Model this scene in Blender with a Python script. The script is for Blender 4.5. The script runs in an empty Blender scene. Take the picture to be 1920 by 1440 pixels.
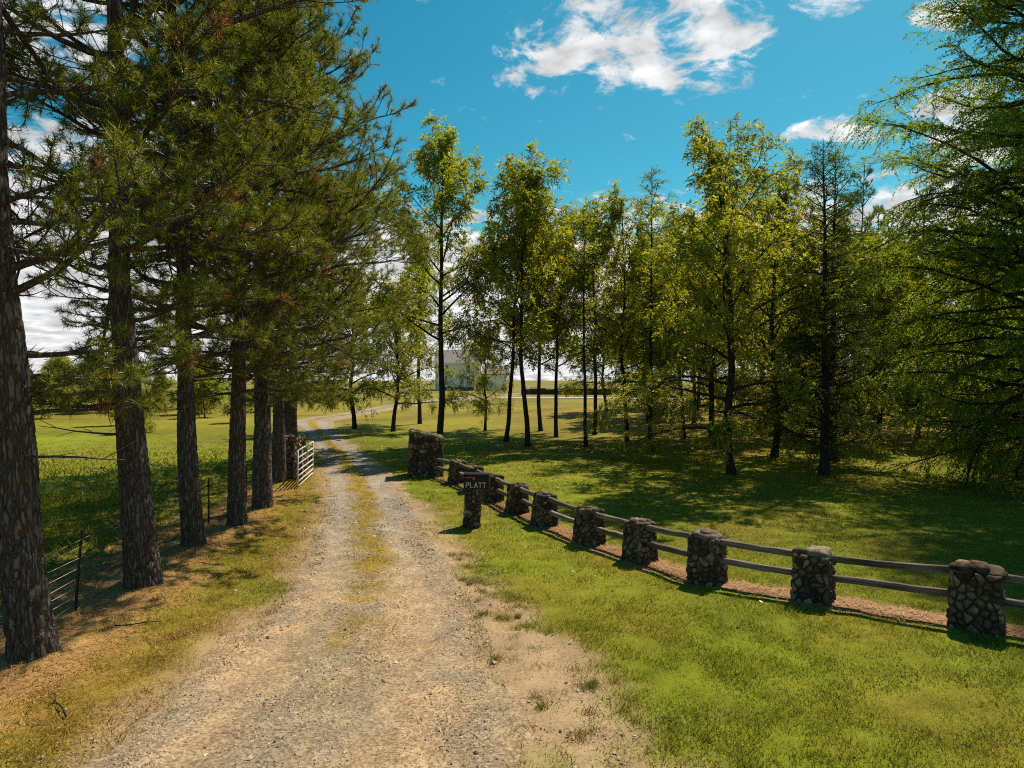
import bpy, math, random
import numpy as np
from mathutils import Vector, Matrix

rad = math.radians
scn = bpy.context.scene
COL = scn.collection

# ------------------------------------------------------------------ camera
cam_d = bpy.data.cameras.new('camera')
cam = bpy.data.objects.new('camera', cam_d)
COL.objects.link(cam)
cam.location = (0, 0, 3.3)
cam.rotation_euler = (rad(90 - 0.36), 0, 0)
cam_d.sensor_width = 36.0
cam_d.lens = 24.0
cam_d.clip_start = 0.1
cam_d.clip_end = 3000
scn.camera = cam

# ------------------------------------------------------------------ sun and sky
SUN_AZ, SUN_EL = rad(34), rad(53)
SUN = Vector((math.sin(SUN_AZ) * math.cos(SUN_EL), math.cos(SUN_AZ) * math.cos(SUN_EL), math.sin(SUN_EL)))
sun_d = bpy.data.lights.new('sun', 'SUN')
sun_d.energy = 5.0
sun_d.angle = rad(0.55)
sun_d.color = (1.0, 0.90, 0.74)
sun = bpy.data.objects.new('sun', sun_d)
COL.objects.link(sun)
sun.rotation_euler = SUN.to_track_quat('Z', 'Y').to_euler()
sun.location = SUN * 60

world = bpy.data.worlds.new('World')
scn.world = world
world.use_nodes = True


def build_world():
    nt = world.node_tree
    nt.nodes.clear()
    N, L = nt.nodes.new, nt.links.new

    def math_(op, a, b=None, c=None, clamp=False):
        n = N('ShaderNodeMath'); n.operation = op; n.use_clamp = clamp
        for i, v in enumerate((a, b, c)):
            if v is None:
                continue
            if isinstance(v, (int, float)):
                n.inputs[i].default_value = v
            else:
                L(v, n.inputs[i])
        return n.outputs[0]

    sky = N('ShaderNodeTexSky')
    sky.sky_type = 'NISHITA'
    sky.sun_disc = False
    sky.sun_elevation = SUN_EL
    sky.sun_rotation = SUN_AZ
    sky.altitude = 200
    sky.air_density = 1.0
    sky.dust_density = 0.5
    sky.ozone_density = 2.5
    # photographic grade of the whole sky: deep cyan where it is blue, pale where it is pale
    sp = N('ShaderNodeSeparateColor'); L(sky.outputs[0], sp.inputs[0])
    cb_ = N('ShaderNodeCombineColor')
    L(math_('MULTIPLY', math_('MULTIPLY', sp.outputs[0], sp.outputs[0]), 0.090), cb_.inputs[0])
    L(math_('MULTIPLY', math_('POWER', sp.outputs[1], 1.14), 0.82), cb_.inputs[1])
    L(math_('MULTIPLY', sp.outputs[2], 0.93), cb_.inputs[2])
    grade_out = cb_.outputs[0]
    tc = N('ShaderNodeTexCoord')
    sep = N('ShaderNodeSeparateXYZ')
    L(tc.outputs['Generated'], sep.inputs[0])
    dx, dy, dz = sep.outputs
    # cloud layer: direction projected on a flat deck
    zz = math_('ADD', math_('MAXIMUM', dz, 0.0), 0.16)
    px, py = math_('DIVIDE', dx, zz), math_('DIVIDE', dy, zz)
    comb = N('ShaderNodeCombineXYZ')
    L(px, comb.inputs[0]); L(py, comb.inputs[1])
    n1 = N('ShaderNodeTexNoise'); n1.inputs['Scale'].default_value = 7.5
    n1.inputs['Detail'].default_value = 10; n1.inputs['Roughness'].default_value = 0.66
    n1.inputs['Distortion'].default_value = 0.35
    L(comb.outputs[0], n1.inputs['Vector'])
    # cumulus groups: (bearing tan, elevation tan, half width, half height)
    u = math_('DIVIDE', dx, math_('MAXIMUM', dy, 0.05))
    v = math_('DIVIDE', dz, math_('MAXIMUM', dy, 0.05))
    groups = [(0.06, 0.468, 0.085, 0.052), (0.155, 0.505, 0.13, 0.085), (0.285, 0.54, 0.09, 0.10),
              (0.30, 0.475, 0.07, 0.05), (0.47, 0.565, 0.07, 0.035), (0.20, 0.46, 0.08, 0.04),
              (0.47, 0.362, 0.07, 0.022), (0.63, 0.53, 0.05, 0.03), (0.68, 0.36, 0.10, 0.10),
              
              (-0.62, 0.30, 0.30, 0.14), (-0.55, 0.13, 0.5, 0.16), (-0.72, 0.50, 0.22, 0.10),
              (0.10, 0.11, 0.30, 0.15), (0.45, 0.12, 0.4, 0.16), (-0.15, 0.12, 0.2, 0.12), (0.75, 0.2, 0.3, 0.15)]
    m = None
    for (cu, cv, ru, rv) in groups:
        a = math_('DIVIDE', math_('SUBTRACT', u, cu), ru)
        b = math_('DIVIDE', math_('SUBTRACT', v, cv), rv)
        g = math_('SUBTRACT', 1.0, math_('ADD', math_('MULTIPLY', a, a), math_('MULTIPLY', b, b)))
        g = math_('MAXIMUM', g, -0.8)
        m = g if m is None else math_('MAXIMUM', m, g)
    front = math_('GREATER_THAN', dy, 0.05)
    m = math_('ADD', math_('MULTIPLY', math_('ADD', m, 0.8), front), -0.8)
    # everywhere else: broken cumulus out of view, cover raised for neutral fill light
    n2 = N('ShaderNodeTexNoise'); n2.inputs['Scale'].default_value = 0.9
    n2.inputs['Detail'].default_value = 3
    L(comb.outputs[0], n2.inputs['Vector'])
    back = math_('MULTIPLY', math_('SUBTRACT', n2.outputs[0], 0.50), math_('SUBTRACT', 1.0, front))
    m = math_('ADD', m, math_('MULTIPLY', back, 6.0))
    bk = N('ShaderNodeMapRange'); bk.interpolation_type = 'SMOOTHSTEP'
    L(dz, bk.inputs[0])
    bk.inputs[1].default_value = 0.30; bk.inputs[2].default_value = 0.06
    bk.inputs[3].default_value = 0.0; bk.inputs[4].default_value = 1.5
    m = math_('ADD', m, bk.outputs[0])
    dens = math_('ADD', n1.outputs[0], math_('MULTIPLY', m, 0.15))
    mr = N('ShaderNodeMapRange'); mr.interpolation_type = 'SMOOTHSTEP'
    L(dens, mr.inputs[0])
    mr.inputs[1].default_value = 0.50; mr.inputs[2].default_value = 0.68
    n3 = N('ShaderNodeTexNoise'); n3.inputs['Scale'].default_value = 7.0; n3.inputs['Detail'].default_value = 6
    L(comb.outputs[0], n3.inputs['Vector'])
    cr = N('ShaderNodeMapRange')
    L(n3.outputs[0], cr.inputs[0])
    cr.inputs[1].default_value = 0.35; cr.inputs[2].default_value = 0.62
    cr.inputs[3].default_value = 0.55; cr.inputs[4].default_value = 1.0
    cc = N('ShaderNodeMix'); cc.data_type = 'RGBA'; cc.blend_type = 'MULTIPLY'; cc.inputs[0].default_value = 1
    cc.inputs[6].default_value = (10.0, 10.1, 10.2, 1)
    L(cr.outputs[0], cc.inputs[7])
    mix = N('ShaderNodeMix'); mix.data_type = 'RGBA'
    L(mr.outputs[0], mix.inputs[0]); L(grade_out, mix.inputs[6]); L(cc.outputs[2], mix.inputs[7])
    bg = N('ShaderNodeBackground'); bg.inputs[1].default_value = 0.078
    L(mix.outputs[2], bg.inputs[0])
    out = N('ShaderNodeOutputWorld'); L(bg.outputs[0], out.inputs[0])


build_world()
vs = scn.view_settings
vs.view_transform = 'Standard'; vs.look = 'None'; vs.exposure = 0.38; vs.gamma = 1.0
vs.use_curve_mapping = False
cy = scn.cycles
cy.max_bounces = 6; cy.diffuse_bounces = 4; cy.glossy_bounces = 2; cy.transmission_bounces = 4
cy.transparent_max_bounces = 4
cy.caustics_reflective = False; cy.caustics_refractive = False
cy.use_denoising = False
cy.filter_width = 1.1

# ------------------------------------------------------------------ helpers
RNG = np.random.default_rng(7)
_tab = np.random.default_rng(99).random((256, 256))


def vnoise(x, y, s=1.0, k=0):
    """value noise 0..1, feature size s"""
    x = np.asarray(x, float) / s + 37.7 * k + 1000
    y = np.asarray(y, float) / s + 91.3 * k + 1000
    xi = np.floor(x).astype(int); yi = np.floor(y).astype(int)
    fx = x - xi; fy = y - yi
    fx = fx * fx * (3 - 2 * fx); fy = fy * fy * (3 - 2 * fy)
    a = _tab[xi % 256, yi % 256]; b = _tab[(xi + 1) % 256, yi % 256]
    c = _tab[xi % 256, (yi + 1) % 256]; d = _tab[(xi + 1) % 256, (yi + 1) % 256]
    return (a * (1 - fx) + b * fx) * (1 - fy) + (c * (1 - fx) + d * fx) * fy


def sstep(a, b, x):
    t = np.clip((np.asarray(x, float) - a) / (b - a), 0, 1)
    return t * t * (3 - 2 * t)


def unit(v):
    return v / (np.linalg.norm(v, axis=-1, keepdims=True) + 1e-9)


def mesh_np(name, verts, faces, smooth=False, color=None, mats=()):
    """faces: list of int arrays (M,3) or (M,4)"""
    me = bpy.data.meshes.new(name)
    verts = np.asarray(verts, np.float32)
    me.vertices.add(len(verts))
    me.vertices.foreach_set('co', verts.ravel())
    faces = [np.asarray(f, np.int32) for f in faces if len(f)]
    idx = np.concatenate([f.ravel() for f in faces])
    cnt = np.concatenate([np.full(len(f), f.shape[1], np.int32) for f in faces])
    start = np.concatenate([[0], np.cumsum(cnt)[:-1]]).astype(np.int32)
    me.loops.add(len(idx)); me.loops.foreach_set('vertex_index', idx)
    me.polygons.add(len(cnt)); me.polygons.foreach_set('loop_start', start)
    me.polygons.foreach_set('loop_total', cnt)
    me.polygons.foreach_set('use_smooth', np.full(len(cnt), bool(smooth)))
    me.update(calc_edges=True)
    if color is not None:
        at = me.attributes.new('Col', 'FLOAT_COLOR', 'POINT')
        c = np.ones((len(verts), 4), np.float32); c[:, :3] = color
        at.data.foreach_set('color', c.ravel())
    for m in mats:
        me.materials.append(m)
    return me


def obj(name, me, parent=None, loc=None):
    o = bpy.data.objects.new(name, me)
    COL.objects.link(o)
    if parent is not None:
        o.parent = parent
    if loc is not None:
        o.location = loc
    return o


def tag(o, label=None, cat=None, group=None, kind=None):
    if label: o['label'] = label
    if cat: o['category'] = cat
    if group: o['group'] = group
    if kind: o['kind'] = kind
    return o


def thing(name, label, cat, loc=(0, 0, 0), rotz=0, group=None):
    o = bpy.data.objects.new(name, None)
    o.empty_display_size = 0.2
    COL.objects.link(o)
    o.location = loc; o.rotation_euler = (0, 0, rotz)
    return tag(o, label, cat, group)


class MB:
    """collects simple shapes into one mesh"""
    def __init__(self):
        self.v = []; self.f = []

    def add(self, vs_, fs):
        b = len(self.v)
        self.v += [tuple(p) for p in vs_]
        self.f += [tuple(i + b for i in f) for f in fs]

    def box(self, c, s, mat=None):
        x, y, z = s[0] / 2, s[1] / 2, s[2] / 2
        p = [Vector((a * x, b * y, d * z)) for a in (-1, 1) for b in (-1, 1) for d in (-1, 1)]
        if mat is not None:
            p = [mat @ q for q in p]
        p = [q + Vector(c) for q in p]
        self.add(p, [(0, 1, 3, 2), (4, 6, 7, 5), (0, 4, 5, 1), (2, 3, 7, 6), (0, 2, 6, 4), (1, 5, 7, 3)])

    def bar(self, a, b, w, h, up=(0, 0, 1)):
        a, b = Vector(a), Vector(b)
        d = (b - a); L = d.length; d.normalize()
        s = d.cross(Vector(up)).normalized(); u = s.cross(d)
        p = []
        for e in (a, b):
            for (i, j) in ((-1, -1), (1, -1), (1, 1), (-1, 1)):
                p.append(e + s * (i * w / 2) + u * (j * h / 2))
        self.add(p, [(0, 1, 2, 3), (7, 6, 5, 4), (0, 4, 5, 1), (1, 5, 6, 2), (2, 6, 7, 3), (3, 7, 4, 0)])

    def tube(self, pts, r, n=8):
        pts = [Vector(p) for p in pts]
        rr = r if isinstance(r, (list, tuple)) else [r] * len(pts)
        base = len(self.v)
        for i, p in enumerate(pts):
            d = (pts[min(i + 1, len(pts) - 1)] - pts[max(i - 1, 0)]).normalized()
            ref = Vector((0, 0, 1)) if abs(d.z) < 0.9 else Vector((1, 0, 0))
            s = d.cross(ref).normalized(); u = s.cross(d)
            for k in range(n):
                a = 2 * math.pi * k / n
                self.v.append(tuple(p + (s * math.cos(a) + u * math.sin(a)) * rr[i]))
        for i in range(len(pts) - 1):
            for k in range(n):
                k2 = (k + 1) % n
                self.f.append((base + i * n + k, base + i * n + k2, base + (i + 1) * n + k2, base + (i + 1) * n + k))
        self.f.append(tuple(base + k for k in range(n))[::-1])
        self.f.append(tuple(base + (len(pts) - 1) * n + k for k in range(n)))

    def mesh(self, name, mat, smooth=False):
        me = bpy.data.meshes.new(name)
        me.from_pydata(self.v, [], self.f)
        me.materials.append(mat)
        if smooth:
            me.polygons.foreach_set('use_smooth', [True] * len(me.polygons))
        me.update()
        return me

    def obj(self, name, mat, parent=None, smooth=False, loc=None):
        return obj(name, self.mesh(name, mat, smooth), parent, loc)


# ------------------------------------------------------------------ materials
def new_mat(name):
    m = bpy.data.materials.new(name)
    m.use_nodes = True
    nt = m.node_tree
    nt.nodes.clear()
    return m, nt, nt.nodes.new, nt.links.new


def noise_node(N, L, vec, scale, detail=4, rough=0.55):
    n = N('ShaderNodeTexNoise')
    n.inputs['Scale'].default_value = scale
    n.inputs['Detail'].default_value = detail
    n.inputs['Roughness'].default_value = rough
    L(vec, n.inputs['Vector'])
    return n.outputs[0]


def ramp_node(N, L, fac, stops):
    r = N('ShaderNodeValToRGB')
    while len(r.color_ramp.elements) < len(stops):
        r.color_ramp.elements.new(0.5)
    for e, (p, c) in zip(r.color_ramp.elements, stops):
        e.position = p; e.color = (*c, 1)
    L(fac, r.inputs[0])
    return r.outputs[0]


def mat_noise(name, stops, scale=6.0, rough=0.85, bump=0.3, bscale=40.0, stretch=(1, 1, 1), bdist=0.01,
              objrand=0.0, detail=5, metallic=0.0, spec=0.3):
    m, nt, N, L = new_mat(name)
    tc = N('ShaderNodeTexCoord'); mp = N('ShaderNodeMapping')
    mp.inputs['Scale'].default_value = stretch
    L(tc.outputs['Object'], mp.inputs[0])
    vec = mp.outputs[0]
    if objrand:
        oi = N('ShaderNodeObjectInfo')
        ad = N('ShaderNodeVectorMath'); ad.operation = 'ADD'
        sc = N('ShaderNodeVectorMath'); sc.operation = 'SCALE'
        sc.inputs[0].default_value = (17, 31, 23)
        L(oi.outputs['Random'], sc.inputs['Scale'])
        L(vec, ad.inputs[0]); L(sc.outputs[0], ad.inputs[1])
        vec = ad.outputs[0]
    f = noise_node(N, L, vec, scale, detail, 0.6)
    if objrand:
        ma = N('ShaderNodeMath'); ma.operation = 'MULTIPLY_ADD'
        L(oi.outputs['Random'], ma.inputs[0]); ma.inputs[1].default_value = objrand; ma.inputs[2].default_value = -objrand / 2
        a2 = N('ShaderNodeMath'); a2.operation = 'ADD'; L(f, a2.inputs[0]); L(ma.outputs[0], a2.inputs[1])
        f = a2.outputs[0]
    col = ramp_node(N, L, f, stops)
    b = N('ShaderNodeBsdfPrincipled')
    L(col, b.inputs['Base Color'])
    b.inputs['Roughness'].default_value = rough
    b.inputs['Metallic'].default_value = metallic
    b.inputs['Specular IOR Level'].default_value = spec
    if bump:
        bn = noise_node(N, L, vec, bscale, 6, 0.65)
        bp = N('ShaderNodeBump'); bp.inputs['Strength'].default_value = bump; bp.inputs['Distance'].default_value = bdist
        L(bn, bp.inputs['Height']); L(bp.outputs[0], b.inputs['Normal'])
    o = N('ShaderNodeOutputMaterial'); L(b.outputs[0], o.inputs[0])
    return m


def mat_attr_ground(name, fine=22.0, amp=0.6, bump=0.6, bdist=0.02, bscale=45.0, cell=0.0):
    m, nt, N, L = new_mat(name)
    at = N('ShaderNodeAttribute'); at.attribute_name = 'Col'
    tc = N('ShaderNodeTexCoord')
    vec = tc.outputs['Object']
    n1 = noise_node(N, L, vec, fine, 5, 0.7)
    n2 = noise_node(N, L, vec, 1.7, 5, 0.6)
    n3 = noise_node(N, L, vec, 0.13, 3, 0.5)
    s = N('ShaderNodeMath'); s.operation = 'ADD'; L(n1, s.inputs[0]); L(n2, s.inputs[1])
    s2 = N('ShaderNodeMath'); s2.operation = 'ADD'; L(s.outputs[0], s2.inputs[0]); L(n3, s2.inputs[1])
    mr = N('ShaderNodeMapRange'); L(s2.outputs[0], mr.inputs[0])
    mr.inputs[1].default_value = 1.0; mr.inputs[2].default_value = 2.0
    mr.inputs[3].default_value = 1 - amp; mr.inputs[4].default_value = 1 + amp
    mx = N('ShaderNodeMix'); mx.data_type = 'RGBA'; mx.blend_type = 'MULTIPLY'; mx.inputs[0].default_value = 1
    L(at.outputs['Color'], mx.inputs[6]); L(mr.outputs[0], mx.inputs[7])
    colour = mx.outputs[2]
    if cell:      # embedded grit: every grain its own tone
        vo = N('ShaderNodeTexVoronoi'); vo.inputs['Scale'].default_value = cell
        L(vec, vo.inputs['Vector'])
        sp = N('ShaderNodeSeparateColor'); L(vo.outputs['Color'], sp.inputs[0])
        vm = N('ShaderNodeMapRange'); L(sp.outputs[0], vm.inputs[0])
        vm.inputs[3].default_value = 0.55; vm.inputs[4].default_value = 1.30
        m2 = N('ShaderNodeMix'); m2.data_type = 'RGBA'; m2.blend_type = 'MULTIPLY'; m2.inputs[0].default_value = 1
        L(colour, m2.inputs[6]); L(vm.outputs[0], m2.inputs[7]); colour = m2.outputs[2]
    b = N('ShaderNodeBsdfPrincipled'); L(colour, b.inputs['Base Color'])
    b.inputs['Roughness'].default_value = 0.95; b.inputs['Specular IOR Level'].default_value = 0.1
    bn = noise_node(N, L, vec, bscale, 5, 0.7)
    bp = N('ShaderNodeBump'); bp.inputs['Strength'].default_value = bump; bp.inputs['Distance'].default_value = bdist
    L(bn, bp.inputs['Height']); L(bp.outputs[0], b.inputs['Normal'])
    o = N('ShaderNodeOutputMaterial'); L(b.outputs[0], o.inputs[0])
    return m


def mat_leaf(name, trans=0.45, gloss=0.05, tint=(1.25, 1.15, 0.45), rough=0.45):
    m, nt, N, L = new_mat(name)
    at = N('ShaderNodeAttribute'); at.attribute_name = 'Col'
    tm = N('ShaderNodeMix'); tm.data_type = 'RGBA'; tm.blend_type = 'MULTIPLY'; tm.inputs[0].default_value = 1
    L(at.outputs['Color'], tm.inputs[6]); tm.inputs[7].default_value = (*tint, 1)
    d = N('ShaderNodeBsdfDiffuse'); L(at.outputs['Color'], d.inputs[0])
    t = N('ShaderNodeBsdfTranslucent'); L(tm.outputs[2], t.inputs[0])
    a = N('ShaderNodeMixShader'); a.inputs[0].default_value = trans
    L(d.outputs[0], a.inputs[1]); L(t.outputs[0], a.inputs[2])
    g = N('ShaderNodeBsdfGlossy'); g.inputs['Roughness'].default_value = rough
    g.inputs[0].default_value = (0.9, 0.95, 0.8, 1)
    b = N('ShaderNodeMixShader'); b.inputs[0].default_value = gloss
    L(a.outputs[0], b.inputs[1]); L(g.outputs[0], b.inputs[2])
    o = N('ShaderNodeOutputMaterial'); L(b.outputs[0], o.inputs[0])
    return m


def mat_plain(name, col, rough=0.5, metallic=0.0, spec=0.5, var=0.15, scale=12):
    c0 = tuple(c * (1 - var) for c in col); c1 = tuple(min(1, c * (1 + var)) for c in col)
    return mat_noise(name, [(0.3, c0), (0.7, c1)], scale=scale, rough=rough, bump=0.05, bscale=60, metallic=metallic, spec=spec)


M_GROUND = mat_attr_ground('ground_soil_and_turf')
M_DRIVE = mat_attr_ground('drive_sand_and_grit', fine=26.0, amp=0.45, bump=0.8, bdist=0.012, bscale=60, cell=42.0)
M_GRASS = mat_leaf('grass_blades', trans=0.45, gloss=0.03, tint=(1.2, 1.15, 0.5), rough=0.5)
M_LITTER = mat_leaf('pine_straw', trans=0.15, gloss=0.05, tint=(1, 1, 0.8))
M_NEEDLE = mat_leaf('pine_needles', trans=0.45, gloss=0.04, tint=(1.6, 1.45, 0.4), rough=0.42)
M_LEAF = mat_leaf('broad_leaves', trans=0.55, gloss=0.035, tint=(2.2, 2.0, 0.42))
M_CYP = mat_leaf('cypress_sprays', trans=0.52, gloss=0.02, tint=(2.1, 1.9, 0.42))
M_GRIT = mat_leaf('grit_stones', trans=0.0, gloss=0.03, tint=(1, 1, 1))
def mat_pine_bark(name):
    m, nt, N, L = new_mat(name)
    tc = N('ShaderNodeTexCoord'); mp = N('ShaderNodeMapping'); mp.inputs['Scale'].default_value = (1, 1, 0.17)
    L(tc.outputs['Object'], mp.inputs[0])
    wn = N('ShaderNodeTexNoise'); wn.inputs['Scale'].default_value = 7; wn.inputs['Detail'].default_value = 3
    L(mp.outputs[0], wn.inputs['Vector'])
    ws = N('ShaderNodeVectorMath'); ws.operation = 'SCALE'; ws.inputs['Scale'].default_value = 0.11
    L(wn.outputs['Color'], ws.inputs[0])
    wa = N('ShaderNodeVectorMath'); wa.operation = 'ADD'; L(mp.outputs[0], wa.inputs[0]); L(ws.outputs[0], wa.inputs[1])
    vo = N('ShaderNodeTexVoronoi'); vo.feature = 'DISTANCE_TO_EDGE'; vo.inputs['Scale'].default_value = 19
    L(wa.outputs[0], vo.inputs['Vector'])
    pl = N('ShaderNodeMapRange'); pl.interpolation_type = 'SMOOTHSTEP'; L(vo.outputs['Distance'], pl.inputs[0])
    pl.inputs[1].default_value = 0.02; pl.inputs[2].default_value = 0.22
    fl = noise_node(N, L, wa.outputs[0], 60, 5, 0.7)
    vc = N('ShaderNodeTexVoronoi'); vc.inputs['Scale'].default_value = 19; L(wa.outputs[0], vc.inputs['Vector'])
    sp = N('ShaderNodeSeparateColor'); L(vc.outputs['Color'], sp.inputs[0])
    ad = N('ShaderNodeMath'); ad.operation = 'ADD'; 
    s4 = N('ShaderNodeMath'); s4.operation = 'MULTIPLY_ADD'; L(sp.outputs[0], s4.inputs[0]); s4.inputs[1].default_value = 0.35; s4.inputs[2].default_value = 0.32
    L(s4.outputs[0], ad.inputs[0]); L(fl, ad.inputs[1])
    hf = N('ShaderNodeMath'); hf.operation = 'MULTIPLY'; L(ad.outputs[0], hf.inputs[0]); hf.inputs[1].default_value = 0.5
    plate = ramp_node(N, L, hf.outputs[0], [(0.3, (0.085, 0.067, 0.055)), (0.5, (0.150, 0.122, 0.103)), (0.7, (0.235, 0.198, 0.172))])
    mx = N('ShaderNodeMix'); mx.data_type = 'RGBA'; L(pl.outputs[0], mx.inputs[0])
    mx.inputs[6].default_value = (0.078, 0.055, 0.042, 1); L(plate, mx.inputs[7])
    b = N('ShaderNodeBsdfPrincipled'); L(mx.outputs[2], b.inputs['Base Color'])
    b.inputs['Roughness'].default_value = 0.95; b.inputs['Specular IOR Level'].default_value = 0.1
    hs = N('ShaderNodeMath'); hs.operation = 'MULTIPLY_ADD'; L(fl, hs.inputs[0]); hs.inputs[1].default_value = 0.35; L(pl.outputs[0], hs.inputs[2])
    bp = N('ShaderNodeBump'); bp.inputs['Strength'].default_value = 0.9; bp.inputs['Distance'].default_value = 0.03
    L(hs.outputs[0], bp.inputs['Height']); L(bp.outputs[0], b.inputs['Normal'])
    o = N('ShaderNodeOutputMaterial'); L(b.outputs[0], o.inputs[0])
    return m


M_BARK_PINE = mat_pine_bark('pine_bark')
M_BARK_DARK = mat_noise('dark_bark', [(0.3, (0.018, 0.014, 0.011)), (0.7, (0.065, 0.052, 0.042))],
                        scale=14, rough=0.95, bump=0.8, bscale=40, stretch=(1, 1, 0.25), bdist=0.02, spec=0.1)
M_BARK_PALE = mat_noise('pale_bark', [(0.35, (0.10, 0.085, 0.07)), (0.55, (0.42, 0.40, 0.36)), (0.7, (0.6, 0.58, 0.53))],
                        scale=5, rough=0.9, bump=0.4, bscale=30, stretch=(1, 1, 0.5), spec=0.1)
M_STONE = mat_noise('rubble_stone', [(0.22, (0.036, 0.024, 0.015)), (0.42, (0.088, 0.060, 0.037)), (0.60, (0.165, 0.120, 0.075)), (0.84, (0.36, 0.29, 0.20))],
                    scale=9, rough=0.92, bump=0.9, bscale=38, bdist=0.02, objrand=0.42, spec=0.15)
M_MORTAR = mat_noise('dark_mortar', [(0.3, (0.028, 0.022, 0.017)), (0.7, (0.075, 0.060, 0.045))], scale=20, rough=1, bump=0.8, bscale=60, spec=0.05)
M_RAIL = mat_noise('weathered_timber', [(0.28, (0.055, 0.043, 0.033)), (0.5, (0.17, 0.135, 0.105)), (0.72, (0.33, 0.275, 0.225))],
                   scale=5, rough=0.9, bump=0.8, bscale=18, stretch=(0.35, 6, 6), bdist=0.01, spec=0.1, objrand=0.2)
M_STEEL_RUST = mat_noise('rusty_steel_post', [(0.3, (0.015, 0.014, 0.012)), (0.7, (0.06, 0.04, 0.03))], scale=30, rough=0.8, bump=0.3)
M_WIRE = mat_plain('galvanised_wire', (0.32, 0.29, 0.25), rough=0.5, metallic=0.4)
M_GATE = mat_noise('white_gate_paint', [(0.32, (0.42, 0.39, 0.33)), (0.6, (0.62, 0.60, 0.54))], scale=6, rough=0.45, bump=0.1)
M_BLACK = mat_plain('black_enamel', (0.006, 0.006, 0.007), rough=0.45, var=0.3, spec=0.25)
M_RED = mat_plain('red_flag_enamel', (0.42, 0.012, 0.012), rough=0.4)
M_LETTER = mat_plain('pale_lettering', (0.55, 0.55, 0.48), rough=0.5)
M_SIDING = mat_plain('white_siding', (0.90, 0.79, 0.68), rough=0.7, var=0.06)
M_TRIM = mat_plain('white_trim', (0.88, 0.80, 0.70), rough=0.6, var=0.05)
M_ROOF = mat_noise('grey_roof', [(0.3, (0.16, 0.14, 0.125)), (0.7, (0.28, 0.25, 0.22))], scale=3, rough=0.8, bump=0.4, bscale=12)
M_GLASS = mat_plain('dark_pane', (0.03, 0.04, 0.05), rough=0.08, var=0.2, spec=0.8)
M_DARKBASE = mat_plain('dark_plinth', (0.035, 0.035, 0.05), rough=0.8)
M_BRICK = mat_noise('brown_brick', [(0.3, (0.16, 0.075, 0.05)), (0.7, (0.30, 0.17, 0.12))], scale=6, rough=0.9, bump=0.3)


# ------------------------------------------------------------------ terrain and zones
_LY = [-8, 1, 5.8, 7.2, 8.66, 10.9, 14.7, 17.7, 22.5, 30.6, 43, 50, 54, 64, 80, 94, 112]
_LX = [-3.6, -3.6, -3.67, -3.7, -3.58, -3.58, -4.25, -4.8, -6.15, -8.6, -12.8, -15.8, -17.3, -17.2, -15.5, -9, 4]
_RY = [-8, 1, 5.8, 7.2, 8.66, 10.9, 14.7, 17.7, 22.5, 30.6, 36, 43, 50, 54, 64, 80, 94, 112]
_RX = [0.5, 0.3, 0.18, -0.06, -0.24, -0.68, -1.84, -2.63, -3.95, -6.7, -8.7, -11.3, -13.2, -14.3, -14, -12, -4, 9]
FENCE = [(8.05, 7.75), (6.27, 9.2), (4.60, 10.4), (3.24, 11.33), (2.40, 12.8), (1.59, 14.1), (0.75, 15.8),
         (0.13, 17.2), (-0.51, 18.7), (-1.12, 20.15), (-1.74, 21.6), (-2.95, 23.3)]


PINE_FEET = [(-5.64, 8.05), (-5.80, 10.75), (-6.15, 13.2), (-6.02, 14.95), (-6.20, 17.0), (-7.25, 21.2)]


def smooth_interp(y, ys, xs):
    return (np.interp(y - 1.0, ys, xs) + 2 * np.interp(y, ys, xs) + np.interp(y + 1.0, ys, xs)) / 4


def drive_lx(y): return smooth_interp(np.asarray(y, float), _LY, _LX)
def drive_rx(y): return smooth_interp(np.asarray(y, float), _RY, _RX)


def fence_dist(x, y):
    d = np.full(np.shape(x), 1e9)
    for (a, b) in zip(FENCE[:-1], FENCE[1:]):
        ax, ay = a; bx, by = b
        vx, vy = bx - ax, by - ay
        t = np.clip(((x - ax) * vx + (y - ay) * vy) / (vx * vx + vy * vy), 0, 1)
        d = np.minimum(d, np.hypot(x - ax - t * vx, y - ay - t * vy))
    return d


def H(x, y):
    """height of the land"""
    x = np.asarray(x, float); y = np.asarray(y, float)
    z = 0.05 * np.sin(x * 0.31 + 1.3) * np.cos(y * 0.23) + 0.04 * np.sin(x * 0.11 - y * 0.17)
    z = z * sstep(3, 14, np.hypot(x, y))
    z = z + 0.95 * np.exp(-(((x - 17) / 13) ** 2 + ((y - 62) / 15) ** 2))
    z = z + 1.35 * sstep(62, 125, y) + 0.5 * np.sin(x * 0.013 + 2) * sstep(90, 200, y)
    for (tx, ty) in PINE_FEET:       # straw and soil heaped round the pine trunks
        z = z + 0.11 * np.exp(-(((x - tx) ** 2 + (y - ty) ** 2) / 0.42))
    z = z - 0.25 * sstep(-8, -22, x) * sstep(60, 30, y)
    return z


def inside_drive(x, y):
    return np.minimum(x - drive_lx(y), drive_rx(y) - x)     # >0 inside


C = lambda *a: np.array(a, float)
COL_LAWN = C(0.158, 0.176, 0.009)
COL_LUSH = C(0.088, 0.134, 0.008)
COL_DRY = C(0.32, 0.19, 0.032)
COL_STRAW = C(0.36, 0.205, 0.078)
COL_SOIL = C(0.27, 0.17, 0.10)
COL_SAND = C(0.415, 0.280, 0.158)
COL_GRIT = C(0.315, 0.236, 0.155)


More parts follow.
